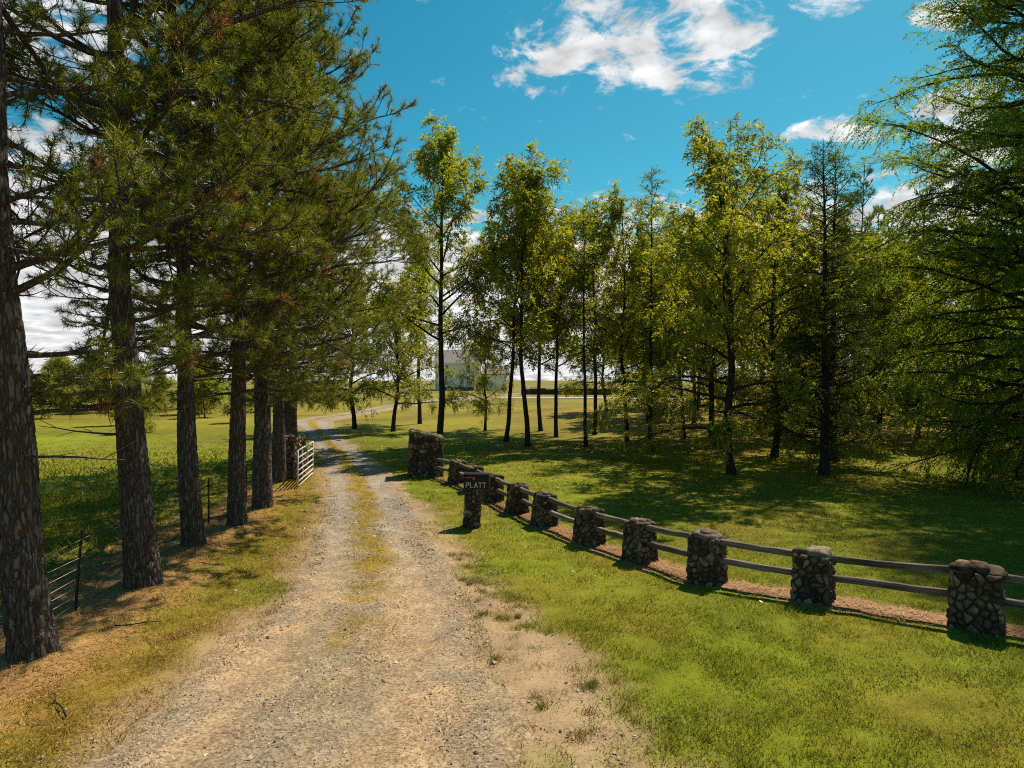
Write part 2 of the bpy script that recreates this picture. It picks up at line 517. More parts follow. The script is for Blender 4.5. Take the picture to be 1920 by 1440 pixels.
def zones(x, y):
    """weights of bare soil, straw and dryness for every point off the drive"""
    rx = drive_rx(y); lx = drive_lx(y)
    n_big = vnoise(x, y, 1.4, 1); n_mid = vnoise(x, y, 0.45, 2); n_fine = vnoise(x, y, 0.16, 3)
    nn = 0.45 * n_big + 0.35 * n_mid + 0.2 * n_fine
    # worn right-hand edge of the drive
    fr = np.interp(y, [0, 5, 6.2, 7.5, 8.7, 11, 15, 19, 30], [2.3, 2.0, 1.75, 1.15, 0.75, 0.42, 0.55, 0.4, 0.25])
    e = (x - rx) / fr
    bare_r = np.where(x > rx - 0.3, np.clip(1.15 - e + (nn - 0.5) * 2.6, 0, 1), 0) * (e < 1.9)
    # strip beneath the rails
    fd = fence_dist(x, y)
    strip = np.clip((0.36 - fd + (nn - 0.5) * 0.35) / 0.12, 0, 1)
    # left verge and pine straw under the row of pines
    wl = lx - x
    verge = (wl > -0.3) & (x > -7.6) & (y < 40)
    straw = np.where((x < lx) & (y < 34), sstep(0.9, 2.0, wl + (nn - 0.5) * 2.2) * sstep(-8.2, -7.0, x + (nn - 0.5) * 1.0), 0)
    edge_l = np.where(x < lx + 0.3, np.clip(1.0 - wl / 0.45 + (nn - 0.5) * 2.2, 0, 1), 0) * (wl < 1.3)
    bare = np.clip(np.maximum(np.maximum(bare_r, strip), edge_l * 0.8), 0, 1)
    dry = np.where(verge, 0.55 + 0.9 * (n_big - 0.5), 0.14 + 0.55 * (n_big - 0.5) + 0.3 * (n_mid - 0.5))
    far_dry = sstep(38, 60, y) * 0.35
    woods = sstep(26, 34, y) * sstep(-2, 6, x) * sstep(75, 55, y) * 0.35
    dry = np.clip(dry + far_dry + woods, 0, 1)
    return bare, straw, dry, strip


def ground_color(x, y):
    bare, straw, dry, strip = zones(x, y)
    c = COL_LAWN[None, :] * (1 - dry[:, None]) + COL_DRY[None, :] * dry[:, None] * 0.8 + 0
    n = vnoise(x, y, 6, 5)[:, None]
    c = c * (0.8 + 0.4 * n)
    soil = COL_SAND * 0.85
    c = c * (1 - bare[:, None]) + soil * bare[:, None]
    red = np.array([0.30, 0.155, 0.085])
    c = c * (1 - strip[:, None]) + red * strip[:, None]
    c = c * (1 - straw[:, None] * 0.92) + COL_STRAW * straw[:, None] * 0.92 * (0.75 + 0.5 * vnoise(x, y, 0.35, 8)[:, None])
    # field beyond
    f = sstep(70, 110, y)[:, None] * 0.6
    c = c * (1 - f) + C(0.19, 0.165, 0.045) * f
    return c


def axis(lo_far, lo, hi, hi_far, step, grow=1.12):
    a = list(np.arange(lo, hi, step))
    s = step; p = a[-1]
    while p < hi_far:
        s *= grow; p += s; a.append(p)
    s = step; p = a[0]; b = []
    while p > lo_far:
        s *= grow; p -= s; b.append(p)
    return np.array(b[::-1] + a)


def grid_mesh(name, X, Y, Z, color, mat):
    ny, nx = X.shape
    v = np.stack([X.ravel(), Y.ravel(), Z.ravel()], 1)
    i = np.arange(nx * ny).reshape(ny, nx)
    f = np.stack([i[:-1, :-1], i[:-1, 1:], i[1:, 1:], i[1:, :-1]], -1).reshape(-1, 4)
    return mesh_np(name, v, [f], True, color, [mat])


def build_ground():
    xs = axis(-900, -10, 10, 900, 0.125, 1.11)
    ys = axis(-60, 4.0, 22, 1600, 0.125, 1.075)
    X, Y = np.meshgrid(xs, ys)
    Z = H(X, Y)
    ins = inside_drive(X, Y)
    Z = Z - 0.05 * sstep(0.0, 0.4, ins)
    bare, straw, dry, strip = zones(X.ravel(), Y.ravel())
    near = (np.hypot(X, Y) < 30).ravel()
    Z = Z + ((vnoise(X, Y, 0.4, 11) - 0.5) * 0.035 + (vnoise(X, Y, 0.22, 12) - 0.5) * 0.025).ravel().reshape(Z.shape) * near.reshape(Z.shape) * (ins < 0)
    me = grid_mesh('ground', X, Y, Z, ground_color(X.ravel(), Y.ravel()), M_GROUND)
    tag(obj('ground', me), 'mown yellow green lawn and fields around the gravel drive', 'ground', kind='structure')


def drive_color(x, y, t):
    """sandy wheel tracks, grey grit between, green strip further off"""
    nb = vnoise(x, y, 0.9, 21); nm = vnoise(x, y, 0.3, 22)
    track = np.maximum(np.exp(-((t - 0.22) / 0.13) ** 2), np.exp(-((t - 0.70) / 0.15) ** 2))
    sandy = np.clip(track * 1.1 + (nb - 0.5) * 1.1 + (nm - 0.5) * 0.7, 0, 1)
    far = sstep(9, 17, y)
    grit = COL_GRIT * (1 - far[:, None] * 0.05) + 0
    greyt = C(0.315, 0.262, 0.205)
    trackc = COL_SAND * (1 - far[:, None]) + greyt * far[:, None]
    c = grit * (1 - sandy[:, None]) + trackc * sandy[:, None]
    mid = np.exp(-((t - 0.47) / 0.12) ** 2) * (0.25 * sstep(5.5, 9, y) + 0.75 * sstep(9, 15, y + (nb - 0.5) * 5))
    mid = np.clip(mid * 1.2 + (nm - 0.5) * 0.8 * (mid > 0.15), 0, 1)
    c = c * (1 - mid[:, None]) + (COL_DRY * 0.75 + COL_LAWN * 0.25) * mid[:, None]
    edge = np.clip(1.35 - np.minimum(t, 1 - t) / 0.09 + (nm - 0.5) * 0.8, 0, 1)[:, None]
    c = c * (1 - edge) + COL_SAND * 0.85 * edge
    c = c * (0.82 + 0.36 * vnoise(x, y, 0.10, 23)[:, None])
    return c, sandy, mid


def drive_z(X, Y, T):
    e = np.minimum(T, 1 - T) * 3.7
    track = np.maximum(np.exp(-((T - 0.22) / 0.10) ** 2), np.exp(-((T - 0.70) / 0.10) ** 2))
    return H(X, Y) - 0.03 + 0.047 * sstep(0, 0.22, e) - 0.018 * track + (vnoise(X, Y, 0.25, 35) - 0.5) * 0.012


def build_drive():
    ys = [-6.0]
    while ys[-1] < 108:
        y = ys[-1]
        ys.append(y + (0.07 if 4 < y < 14 else 0.12 if y < 24 else 0.5 if y < 60 else 1.2))
    ys = np.array(ys); nt_ = 61
    ts = np.linspace(0, 1, nt_)
    T, Y = np.meshgrid(ts, ys)
    lx = drive_lx(ys) - 0.10 + (vnoise(ys, ys * 0, 0.7, 31) - 0.5) * 0.45 + (vnoise(ys, ys * 0, 0.17, 32) - 0.5) * 0.22
    rx = drive_rx(ys) + 0.10 + (vnoise(ys, ys * 0, 0.7, 33) - 0.5) * 0.45 + (vnoise(ys, ys * 0, 0.17, 34) - 0.5) * 0.22
    X = lx[:, None] * (1 - T) + rx[:, None] * T
    Z = drive_z(X, Y, T)
    c, s, m = drive_color(X.ravel(), Y.ravel(), T.ravel())
    me = grid_mesh('gravel_drive', X, Y, Z, c, M_DRIVE)
    tag(obj('gravel_drive', me), 'worn sandy gravel drive curving past the stone gate piers', 'drive', kind='structure')


# ------------------------------------------------------------------ scatter: blades, straw, grit
def blade_mesh(x, y, z, h, w, lean, rng):
    n = len(x)
    a = rng.random(n) * 2 * np.pi
    b = rng.random(n) * 2 * np.pi
    P = np.stack([x, y, z - 0.006], 1)
    s = np.stack([np.cos(a), np.sin(a), np.zeros(n)], 1) * (w / 2)[:, None]
    tip = P + np.stack([np.cos(b) * lean * h, np.sin(b) * lean * h, h], 1)
    v = np.stack([P - s, P + s, tip], 1).reshape(-1, 3)
    f = np.arange(3 * n).reshape(n, 3)
    return v, f


def sample_band(rng, y0, y1, dens, side):
    area_n = int((y1 - y0) * 2 * (0.80 * y1 + 1.5) * dens)
    y = rng.uniform(y0, y1, area_n)
    x = rng.uniform(-1, 1, area_n) * (0.80 * y1 + 1.5)
    k = np.abs(x) < 0.80 * y + 1.5
    x, y = x[k], y[k]
    if side == 'lawn':
        k = x > drive_rx(y) - 0.25
    else:
        k = (x < drive_lx(y) + 0.25)
    return x[k], y[k]


def build_grass():
    rng = np.random.default_rng(5)
    bands = [(3.8, 7.0, 2700, 0.046, 0.0090), (7.0, 10.0, 2000, 0.046, 0.0098), (10.0, 14.5, 900, 0.048, 0.012),
             (14.5, 22, 430, 0.052, 0.016), (22, 40, 105, 0.060, 0.034)]
    # lawn right of the drive
    V, F, CC, base = [], [], [], 0
    for (y0, y1, dens, hh, ww) in bands:
        x, y = sample_band(rng, y0, y1, dens, 'lawn')
        bare, straw, dry, strip = zones(x, y)
        clump = vnoise(x, y, 0.22, 41) * 0.6 + vnoise(x, y, 0.07, 42) * 0.4
        keep = rng.random(len(x)) < np.clip((1 - bare) ** 1.6, 0.015, 1) * np.clip(0.35 + clump * 1.3, 0, 1) * sstep(41, 28, y)
        x, y, bare, dry, clump = x[keep], y[keep], bare[keep], dry[keep], clump[keep]
        n = len(x)
        h = hh * (0.4 + rng.random(n) * 0.8) * (0.5 + clump * 1.0) * (1 + 0.5 * (bare > 0.3)) * (1 + 0.8 * (vnoise(x, y, 0.4, 50) > 0.80))
        w = ww * (0.7 + rng.random(n) * 0.6)
        v, f = blade_mesh(x, y, H(x, y), h, w, 0.5 + rng.random(n) * 0.8, rng)
        d = np.clip(dry * 0.55 + 0.35 * bare + rng.normal(0, 0.16, n), 0, 1)[:, None]
        lush = vnoise(x, y, 2.3, 43)[:, None]
        g = (COL_LAWN * (0.7 + 0.9 * lush) * 0.55 + COL_LUSH * (1.2 - 0.5 * lush) * 0.5) * 1.18
        c = (g * (1 - d) + COL_DRY * d * 1.1) * (0.50 + 0.95 * rng.random(n))[:, None]
        c = np.where(rng.random(n)[:, None] < 0.03 + 0.16 * (vnoise(x, y, 0.5, 49)[:, None] > 0.76), C(0.38, 0.27, 0.075), c)
        V.append(v); F.append(f + base); CC.append(np.repeat(c, 3, 0)); base += len(v)
    # separate tufts and dead bits on the worn edge
    nt_ = 110
    ty = 4.2 + rng.random(nt_) ** 1.4 * 9; tx = drive_rx(ty) + rng.uniform(0.0, 1.0, nt_) * np.interp(ty, [4, 7, 9, 13], [2.3, 1.6, 0.9, 0.6])
    nb_ = rng.integers(25, 110, nt_)
    sp_ = np.repeat(rng.uniform(0.025, 0.085, nt_), nb_)
    x = np.repeat(tx, nb_) + rng.normal(0, 1, nb_.sum()) * sp_; y = np.repeat(ty, nb_) + rng.normal(0, 1, nb_.sum()) * sp_
    n = len(x)
    v, f = blade_mesh(x, y, H(x, y), rng.uniform(0.025, 0.085, n), np.full(n, 0.008), 0.5 + rng.random(n), rng)
    d = np.clip(np.repeat(rng.uniform(0.0, 0.9, nt_), nb_) + rng.normal(0, 0.15, n), 0, 1)[:, None]
    c = (COL_LUSH * 1.1 * (1 - d) + COL_DRY * d) * (0.5 + 0.9 * rng.random(n))[:, None]
    V.append(v); F.append(f + base); CC.append(np.repeat(c, 3, 0)); base += len(v)
    n = 15000
    y = 4.0 + rng.random(n) ** 1.3 * 12; x = drive_rx(y) + rng.uniform(-0.7, 1.0, n) * np.interp(y, [4, 7, 9, 16], [2.2, 1.6, 1.0, 0.6])
    k = rng.random(n) < 0.25 + 0.9 * vnoise(x, y, 0.3, 57)
    x, y = x[k], y[k]; n = len(x)
    v, f = blade_mesh(x, y, H(x, y) + 0.02, rng.uniform(0.004, 0.02, n), np.full(n, 0.007), rng.uniform(2, 5, n), rng)
    c = C(0.46, 0.32, 0.15) * (0.35 + 0.9 * rng.random(n))[:, None]
    V.append(v); F.append(f + base); CC.append(np.repeat(c, 3, 0)); base += len(v)
    me = mesh_np('lawn_grass', np.concatenate(V), [np.concatenate(F)], False, np.concatenate(CC), [M_GRASS])
    tag(obj('lawn_grass', me), 'short sunlit yellow green grass right of the drive', 'grass', kind='stuff')

    # verge and field left of the drive
    V, F, CC, base = [], [], [], 0
    for (y0, y1, dens, hh, ww) in bands:
        x, y = sample_band(rng, y0, y1, dens * 0.9, 'left')
        bare, straw, dry, strip = zones(x, y)
        field = sstep(-7.2, -8.2, x)
        clump = vnoise(x, y, 0.3, 44) * 0.6 + vnoise(x, y, 0.09, 45) * 0.4
        keep = rng.random(len(x)) < np.clip((1 - bare) ** 1.3 * (1 - straw * 0.80) * (0.15 + clump * 1.4), 0.01, 1) * (1 - 0.45 * field) * sstep(41, 27, y)
        x, y, bare, dry, clump, field, straw = x[keep], y[keep], bare[keep], dry[keep], clump[keep], field[keep], straw[keep]
        n = len(x)
        h = hh * (0.55 + rng.random(n) * 0.9) * (0.6 + clump * 0.9) * (1 + field * (0.7 + 2.6 * vnoise(x, y, 1.2, 46) ** 2) * sstep(40, 20, y))
        w = ww * (0.7 + rng.random(n) * 0.6) * (1 + field * 0.5)
        v, f = blade_mesh(x, y, H(x, y), h, w, 0.5 + rng.random(n) * 0.7, rng)
        d = np.clip(dry * 0.75 * (1 - 0.55 * field) + 0.3 * straw + rng.normal(0, 0.2, n), 0, 1)[:, None]
        lush = vnoise(x, y, 2.3, 47)[:, None]
        g = (COL_LAWN * (0.7 + 0.9 * lush) * 0.5 + COL_LUSH * (1.3 - 0.5 * lush) * 0.5) * 1.05
        orange = C(0.40, 0.20, 0.030)
        c = (g * (1 - d) + orange * d) * (0.7 + 0.6 * rng.random(n))[:, None]
        V.append(v); F.append(f + base); CC.append(np.repeat(c, 3, 0)); base += len(v)
    # dead bits and small tufts along the drive edge
    n = 14000
    y = 4.0 + rng.random(n) ** 1.3 * 14; x = drive_lx(y) + rng.uniform(-0.9, 0.35, n)
    k = rng.random(n) < 0.15 + 1.0 * vnoise(x, y, 0.3, 58)
    x, y = x[k], y[k]; n = len(x)
    up_ = vnoise(x, y, 0.22, 59) > 0.62
    v, f = blade_mesh(x, y, H(x, y) + 0.015, np.where(up_, rng.uniform(0.02, 0.06, n), rng.uniform(0.004, 0.02, n)), np.full(n, 0.0075), np.where(up_, 0.8, rng.uniform(2, 5, n)), rng)
    c = np.where(up_[:, None], C(0.24, 0.185, 0.03), C(0.45, 0.29, 0.11)) * (0.4 + 0.9 * rng.random(n))[:, None]
    V.append(v); F.append(f + base); CC.append(np.repeat(c, 3, 0)); base += len(v)
    # tall dead stalks along the wire fence
    n = 5200
    y = rng.uniform(5, 30, n); x = -6.95 + rng.normal(0, 0.22, n) - 0.03 * np.maximum(y - 9, 0)
    k = vnoise(x, y, 0.6, 48) > 0.42
    x, y = x[k], y[k]; n = len(x)
    v, f = blade_mesh(x, y, H(x, y), 0.10 + 0.28 * rng.random(n) ** 2, np.full(n, 0.006), 0.5 + rng.random(n), rng)
    c = C(0.24, 0.15, 0.075) * (0.6 + 0.7 * rng.random(n))[:, None]
    V.append(v); F.append(f + base); CC.append(np.repeat(c, 3, 0)); base += len(v)
    me = mesh_np('verge_grass', np.concatenate(V), [np.concatenate(F)], False, np.concatenate(CC), [M_GRASS])
    tag(obj('verge_grass', me), 'patchy orange and green grass between the drive and the pasture', 'grass', kind='stuff')

    # grass growing in the middle of the drive and tufts in the worn edge
    V, F, CC, base = [], [], [], 0
    for (y0, y1, dens, hh, ww) in bands:
        n = int((y1 - y0) * 4.2 * dens * 0.9)
        y = rng.uniform(y0, y1, n); t = rng.random(n)
        x = drive_lx(y) * (1 - t) + drive_rx(y) * t
        c_, sandy, mid = drive_color(x, y, t)
        clump = vnoise(x, y, 0.28, 51) * 0.6 + vnoise(x, y, 0.1, 52) * 0.4
        edge = np.clip(1 - np.minimum(t, 1 - t) / 0.09, 0, 1)
        p = np.clip(mid * 1.0 + edge * 0.40 + 0.035 * (1 - sandy), 0, 1) * np.clip((clump - 0.36) * 5, 0, 1)
        k = rng.random(n) < p
        x, y, clump = x[k], y[k], clump[k]; n = len(x)
        h = hh * (0.4 + rng.random(n) * 0.8)
        v, f = blade_mesh(x, y, H(x, y) + 0.006, h, ww * (0.7 + rng.random(n) * 0.6), 0.6 + rng.random(n) * 0.9, rng)
        d = np.clip(0.45 + 0.5 * (vnoise(x, y, 0.8, 53) - 0.5) + rng.normal(0, 0.2, n), 0, 1)[:, None]
        c = (COL_LAWN * 1.1 * (1 - d) + C(0.25, 0.165, 0.06) * d) * (0.7 + 0.6 * rng.random(n))[:, None]
        V.append(v); F.append(f + base); CC.append(np.repeat(c, 3, 0)); base += len(v)
    me = mesh_np('drive_grass', np.concatenate(V), [np.concatenate(F)], False, np.concatenate(CC), [M_GRASS])
    tag(obj('drive_grass', me), 'thin dry grass growing along the middle of the gravel drive', 'grass', kind='stuff')


def build_straw():
    rng = np.random.default_rng(15)
    n = 95000
    y = 4.2 + (rng.random(n) ** 1.5) * 24
    x = rng.uniform(-9.2, -2.9, n) - 0.05 * np.maximum(y - 9, 0) * 1.2
    bare, straw, dry, strip = zones(x, y)
    k = rng.random(n) < np.clip(straw * 0.9 + 0.13 * (x < drive_lx(y)), 0, 1)
    x, y = x[k], y[k]
    # straw fallen by the pillars too
    m = 9000
    i = rng.integers(0, len(FENCE) - 1, m); t = rng.random(m)
    fx = np.array(FENCE)[i, 0] * (1 - t) + np.array(FENCE)[i + 1, 0] * t + rng.normal(0, 0.16, m)
    fy = np.array(FENCE)[i, 1] * (1 - t) + np.array(FENCE)[i + 1, 1] * t + rng.normal(0, 0.16, m)
    x = np.concatenate([x, fx]); y = np.concatenate([y, fy]); n = len(x)
    a = rng.random(n) * 2 * np.pi
    L_ = rng.uniform(0.07, 0.17, n); w = 0.0060 * (0.8 + 0.07 * y)
    z = H(x, y) + 0.008 + rng.random(n) * 0.022
    d = np.stack([np.cos(a), np.sin(a), rng.normal(0, 0.10, n)], 1) * L_[:, None]
    s = np.stack([-np.sin(a), np.cos(a), np.zeros(n)], 1) * (w / 2)[:, None]
    P = np.stack([x, y, z], 1)
    v = np.stack([P - s, P + s, P + d], 1).reshape(-1, 3)
    c = (C(0.46, 0.25, 0.085) * (0.25 + 1.15 * rng.random(n))[:, None])
    me = mesh_np('pine_straw', v, [np.arange(3 * n).reshape(n, 3)], False, np.repeat(c, 3, 0), [M_LITTER])
    tag(obj('pine_straw', me), 'fallen orange pine needles strewn under the pines and along the fence', 'pine needles', kind='stuff')


OCT_V = np.array([(1, 0, 0), (-1, 0, 0), (0, 1, 0), (0, -1, 0), (0, 0, 1), (0, 0, -0.6)], float)
OCT_F = np.array([(0, 2, 4), (2, 1, 4), (1, 3, 4), (3, 0, 4), (2, 0, 5), (1, 2, 5), (3, 1, 5), (0, 3, 5)])


def build_grit():
    rng = np.random.default_rng(25)
    n = 66000
    y = 3.9 + rng.random(n) ** 1.7 * 15
    t = rng.uniform(-0.28, 1.30, n)
    lx, rx = drive_lx(y), drive_rx(y)
    x = lx * (1 - t) + rx * t
    c_, sandy, mid = drive_color(x, y, np.clip(t, 0, 1))
    p = np.clip(1.0 - 0.90 * sandy, 0.08, 1) * (1 - 0.6 * mid)
    p = p * np.where((t < 0) | (t > 1), 0.45 * (vnoise(x, y, 0.5, 55) > 0.52), 1)
    p = p * (0.35 + 0.9 * vnoise(x, y, 0.35, 56))
    k = rng.random(n) < p
    x, y, t = x[k], y[k], t[k]; n = len(x)
    r = 0.0068 * np.exp(rng.normal(0, 0.38, n)) * (1 + 0.05 * np.maximum(y - 5, 0))
    big = rng.random(n) < 0.015
    r = np.where(big, r * 2.1, r)
    a = rng.random(n) * 2 * np.pi
    sc = np.stack([r * rng.uniform(0.8, 1.5, n), r * rng.uniform(0.7, 1.2, n), r * rng.uniform(0.45, 0.8, n)], 1)
    J = OCT_V[None] * (1 + rng.uniform(-0.35, 0.35, (n, 6, 1))) + rng.normal(0, 0.15, (n, 6, 3))
    J = J * sc[:, None, :]
    ca, sa = np.cos(a)[:, None], np.sin(a)[:, None]
    V = np.stack([J[..., 0] * ca - J[..., 1] * sa, J[..., 0] * sa + J[..., 1] * ca, J[..., 2]], -1)
    z = np.where((t > 0.03) & (t < 0.97), drive_z(x, y, np.clip(t, 0, 1)), H(x, y)) + sc[:, 2] * 0.25
    V = V + np.stack([x, y, z], 1)[:, None, :]
    F = (OCT_F[None] + (np.arange(n) * 6)[:, None, None]).reshape(-1, 3)
    tone = rng.random(n)[:, None] ** 0.8
    c = (C(0.20, 0.155, 0.110) * (1 - tone) + C(0.52, 0.40, 0.26) * tone)
    c = np.where(rng.random(n)[:, None] < 0.10, C(0.34, 0.18, 0.09), c) * (0.75 + 0.5 * rng.random(n))[:, None]
    me = mesh_np('gravel', V.reshape(-1, 3), [F], False, np.repeat(c, 6, 0), [M_GRIT])
    tag(obj('gravel', me), 'loose grey and tan gravel scattered over the drive', 'gravel', kind='stuff')


def build_fallen_leaves():
    rng = np.random.default_rng(35)
    n = 2600
    y = 8 + rng.random(n) * 26; x = rng.uniform(-1, 1, n) * 20 + 8
    k = (x > drive_rx(y) + 0.3) & (rng.random(n) < np.where(y > 16, 0.8, 0.12))
    x, y = x[k], y[k]; n = len(x)
    a = rng.random(n) * 2 * np.pi
    D = unit(np.stack([np.cos(a), np.sin(a), rng.normal(0, 0.3, n)], 1))
    Nn = unit(np.stack([rng.normal(0, 0.3, n), rng.normal(0, 0.3, n), np.ones(n)], 1))
    P = np.stack([x, y, H(x, y) + 0.045], 1)
    v, f = leaf_quads(P, D, Nn, rng.uniform(0.06, 0.11, n), rng.uniform(0.03, 0.05, n))
    t = rng.random(n)[:, None]
    c = C(0.36, 0.25, 0.07) * t + C(0.30, 0.24, 0.16) * (1 - t)
    me = mesh_np('fallen_leaves', v, [f], False, np.repeat(c, 4, 0), [M_LITTER])
    tag(obj('fallen_leaves', me), 'scattered pale fallen leaves on the shaded lawn', 'fallen leaves', kind='stuff')


# ------------------------------------------------------------------ tree parts
def leaf_quads(P, D, Nn, ln, wd):
    S = unit(np.cross(D, Nn)) * (wd / 2)[:, None]
    M = P + D * (ln * 0.45)[:, None]
    v = np.stack([P, M + S, P + D * ln[:, None], M - S], 1).reshape(-1, 3)
    f = np.arange(len(v)).reshape(-1, 4)
    return v, f


def segs_mesh(segs, sides=4):
    """segs: list of (p0,p1,r0,r1) -> verts, quads"""
    A = np.array([s[0] for s in segs]); B = np.array([s[1] for s in segs])
    r0 = np.array([s[2] for s in segs]); r1 = np.array([s[3] for s in segs])
    D = unit(B - A)
    B = B + D * (r1 * 0.5)[:, None]
    ref = np.where(np.abs(D[:, 2:3]) < 0.9, np.array([[0, 0, 1.0]]), np.array([[1.0, 0, 0]]))
    S = unit(np.cross(D, ref)); U = np.cross(S, D)
    n = len(A)
    ang = np.arange(sides) / sides * 2 * np.pi
    ring = S[:, None, :] * np.cos(ang)[None, :, None] + U[:, None, :] * np.sin(ang)[None, :, None]
    V = np.concatenate([A[:, None] + ring * r0[:, None, None], B[:, None] + ring * r1[:, None, None]], 1)
    k = np.arange(sides); k2 = (k + 1) % sides
    f = np.stack([k, k2, k2 + sides, k + sides], 1)
    F = (f[None] + (np.arange(n) * 2 * sides)[:, None, None]).reshape(-1, 4)
    return V.reshape(-1, 3), F


def limb_mesh(segs, sides):
    big = [q for q in segs if q[2] > 0.013]; small = [q for q in segs if q[2] <= 0.013]
    va, fa = segs_mesh(big, sides); vb, fb = segs_mesh(small, 3)
    return np.concatenate([va, vb]), np.concatenate([fa, fb + len(va)])


def worley(u, v, nu, seed):
    """F2-F1 on a lattice periodic in u (u in 0..nu)"""
    r = np.random.default_rng(seed)
    T = r.random((nu, 512, 2))
    ui = np.floor(u).astype(int); vi = np.floor(v).astype(int)
    f1 = np.full(u.shape, 9.0); f2 = np.full(u.shape, 9.0)
    for du in (-1, 0, 1):
        for dv in (-1, 0, 1):
            p = T[(ui + du) % nu, (vi + dv) % 512]
            d = np.hypot(ui + du + p[..., 0] - u, vi + dv + p[..., 1] - v)
            f2 = np.minimum(f2, np.maximum(f1, d)); f1 = np.minimum(f1, d)
    return f2 - f1


def trunk_mesh(name, pts, radii, sides, dz, mat, seed, depth, cell=(0.085, 0.19), flare=0.20):
    """tapered trunk with bark plates as real relief"""
    pts = np.array(pts, float); radii = np.array(radii, float)
    zs = pts[:, 2]
    z = [-0.25]
    while z[-1] < zs[-1]:
        z.append(z[-1] + (dz if z[-1] < 7 else dz * 3))
    z = np.array(z)
    cx = np.interp(z, zs, pts[:, 0]); cyy = np.interp(z, zs, pts[:, 1])
    k = np.ones(9) / 9
    if len(z) > 30:
        cx = np.convolve(np.pad(cx, 4, 'edge'), k, 'valid'); cyy = np.convolve(np.pad(cyy, 4, 'edge'), k, 'valid')
    r = np.interp(z, zs, radii)
    th = np.arange(sides) / sides * 2 * np.pi
    TH, Zg = np.meshgrid(th, z)
    R = np.repeat(r[:, None], sides, 1)
    lobes = 1 + flare * np.exp(-np.maximum(Zg, 0) / 0.28) * (0.75 + 0.35 * np.sin(TH * 5 + seed) + 0.2 * np.sin(TH * 3 + 2 * seed))
    R = R * lobes
    if depth:
        nu = max(8, int(2 * np.pi * radii[0] / cell[0]))
        warp = (vnoise(TH * 3, Zg, 0.5, seed) - 0.5) * 0.9
        w = worley(TH / (2 * np.pi) * nu + warp, Zg / cell[1] + 40 + warp, nu, seed)
        pl = np.clip(w / 0.28, 0, 1)
        plate = pl * pl * (3 - 2 * pl) + (vnoise(TH * 20, Zg * 14, 1, seed + 3) - 0.5) * 0.45
        R = R + depth * (plate - 0.5) * np.clip(R / radii[0], 0.2, 1)
    X = cx[:, None] + R * np.cos(TH); Y = cyy[:, None] + R * np.sin(TH)
    n = len(z)
    V = np.stack([X.ravel(), Y.ravel(), Zg.ravel()], 1)
    i = np.arange(n * sides).reshape(n, sides); j = np.roll(i, -1, 1)
    F = np.stack([i[:-1], j[:-1], j[1:], i[1:]], -1).reshape(-1, 4)
    return mesh_np(name, V, [F], True, None, [mat])


def grow(p, d, L_, r0, r1, n, rng, up=0.0, wob=0.12, droop_end=0.0):
    """a crooked branch: list of points, directions, radii"""
    p = np.array(p, float); d = np.array(d, float); d /= np.linalg.norm(d)
    P, D, R = [p.copy()], [d.copy()], [r0]
    st = L_ / n
    for i in range(n):
        t = (i + 1) / n
        d = d + np.array([0, 0, up - droop_end * t]) * st + rng.normal(0, wob, 3) * math.sqrt(st) * 0.6
        d /= np.linalg.norm(d)
        p = p + d * st
        P.append(p.copy()); D.append(d.copy()); R.append(r0 + (r1 - r0) * t)
    return P, D, R


def add_segs(out, P, R):
    for i in range(len(P) - 1):
        out.append((P[i], P[i + 1], R[i], R[i + 1]))


def at_u(P, D, u):
    k = u * (len(P) - 1); i = min(int(k), len(P) - 2); f = k - i
    return P[i] * (1 - f) + P[i + 1] * f, D[i] * (1 - f) + D[i + 1] * f


def rot_about(d, ax, ang):
    ax = ax / np.linalg.norm(ax)
    return d * math.cos(ang) + np.cross(ax, d) * math.sin(ang) + ax * np.dot(ax, d) * (1 - math.cos(ang))


def tuft_needles(T, Dn, kind, rng, n=28, ln=(0.105, 0.165), w=0.0088, brush=0.13):
    m = len(T)
    T = np.repeat(np.array(T), n, 0); Dn = np.repeat(unit(np.array(Dn)), n, 0); K = np.repeat(np.array(kind), n)
    N_ = m * n
    u = rng.random(N_)
    base = T - Dn * (u * brush)[:, None]
    rv = unit(rng.normal(0, 1, (N_, 3)))
    perp = unit(np.cross(Dn, rv))
    th = rng.uniform(0.30, 1.45, N_)
    dd = unit(Dn * np.cos(th)[:, None] + perp * np.sin(th)[:, None] + np.array([0, 0, -0.10]))
    L_ = rng.uniform(ln[0], ln[1], N_)
    s = unit(np.cross(dd, unit(rng.normal(0, 1, (N_, 3))))) * (w / 2)
    tip = base + dd * L_[:, None]
    v = np.stack([base - s, base + s, tip], 1).reshape(-1, 3)
    g = rng.random(N_)[:, None]
    c = C(0.060, 0.098, 0.012) * (1 - g) + C(0.225, 0.225, 0.022) * g
    brown = C(0.22, 0.105, 0.035)
    c = np.where((K > 0.5)[:, None], brown * (0.6 + 0.7 * g), c)
    return v, np.arange(3 * N_).reshape(-1, 3), np.repeat(c, 3, 0)


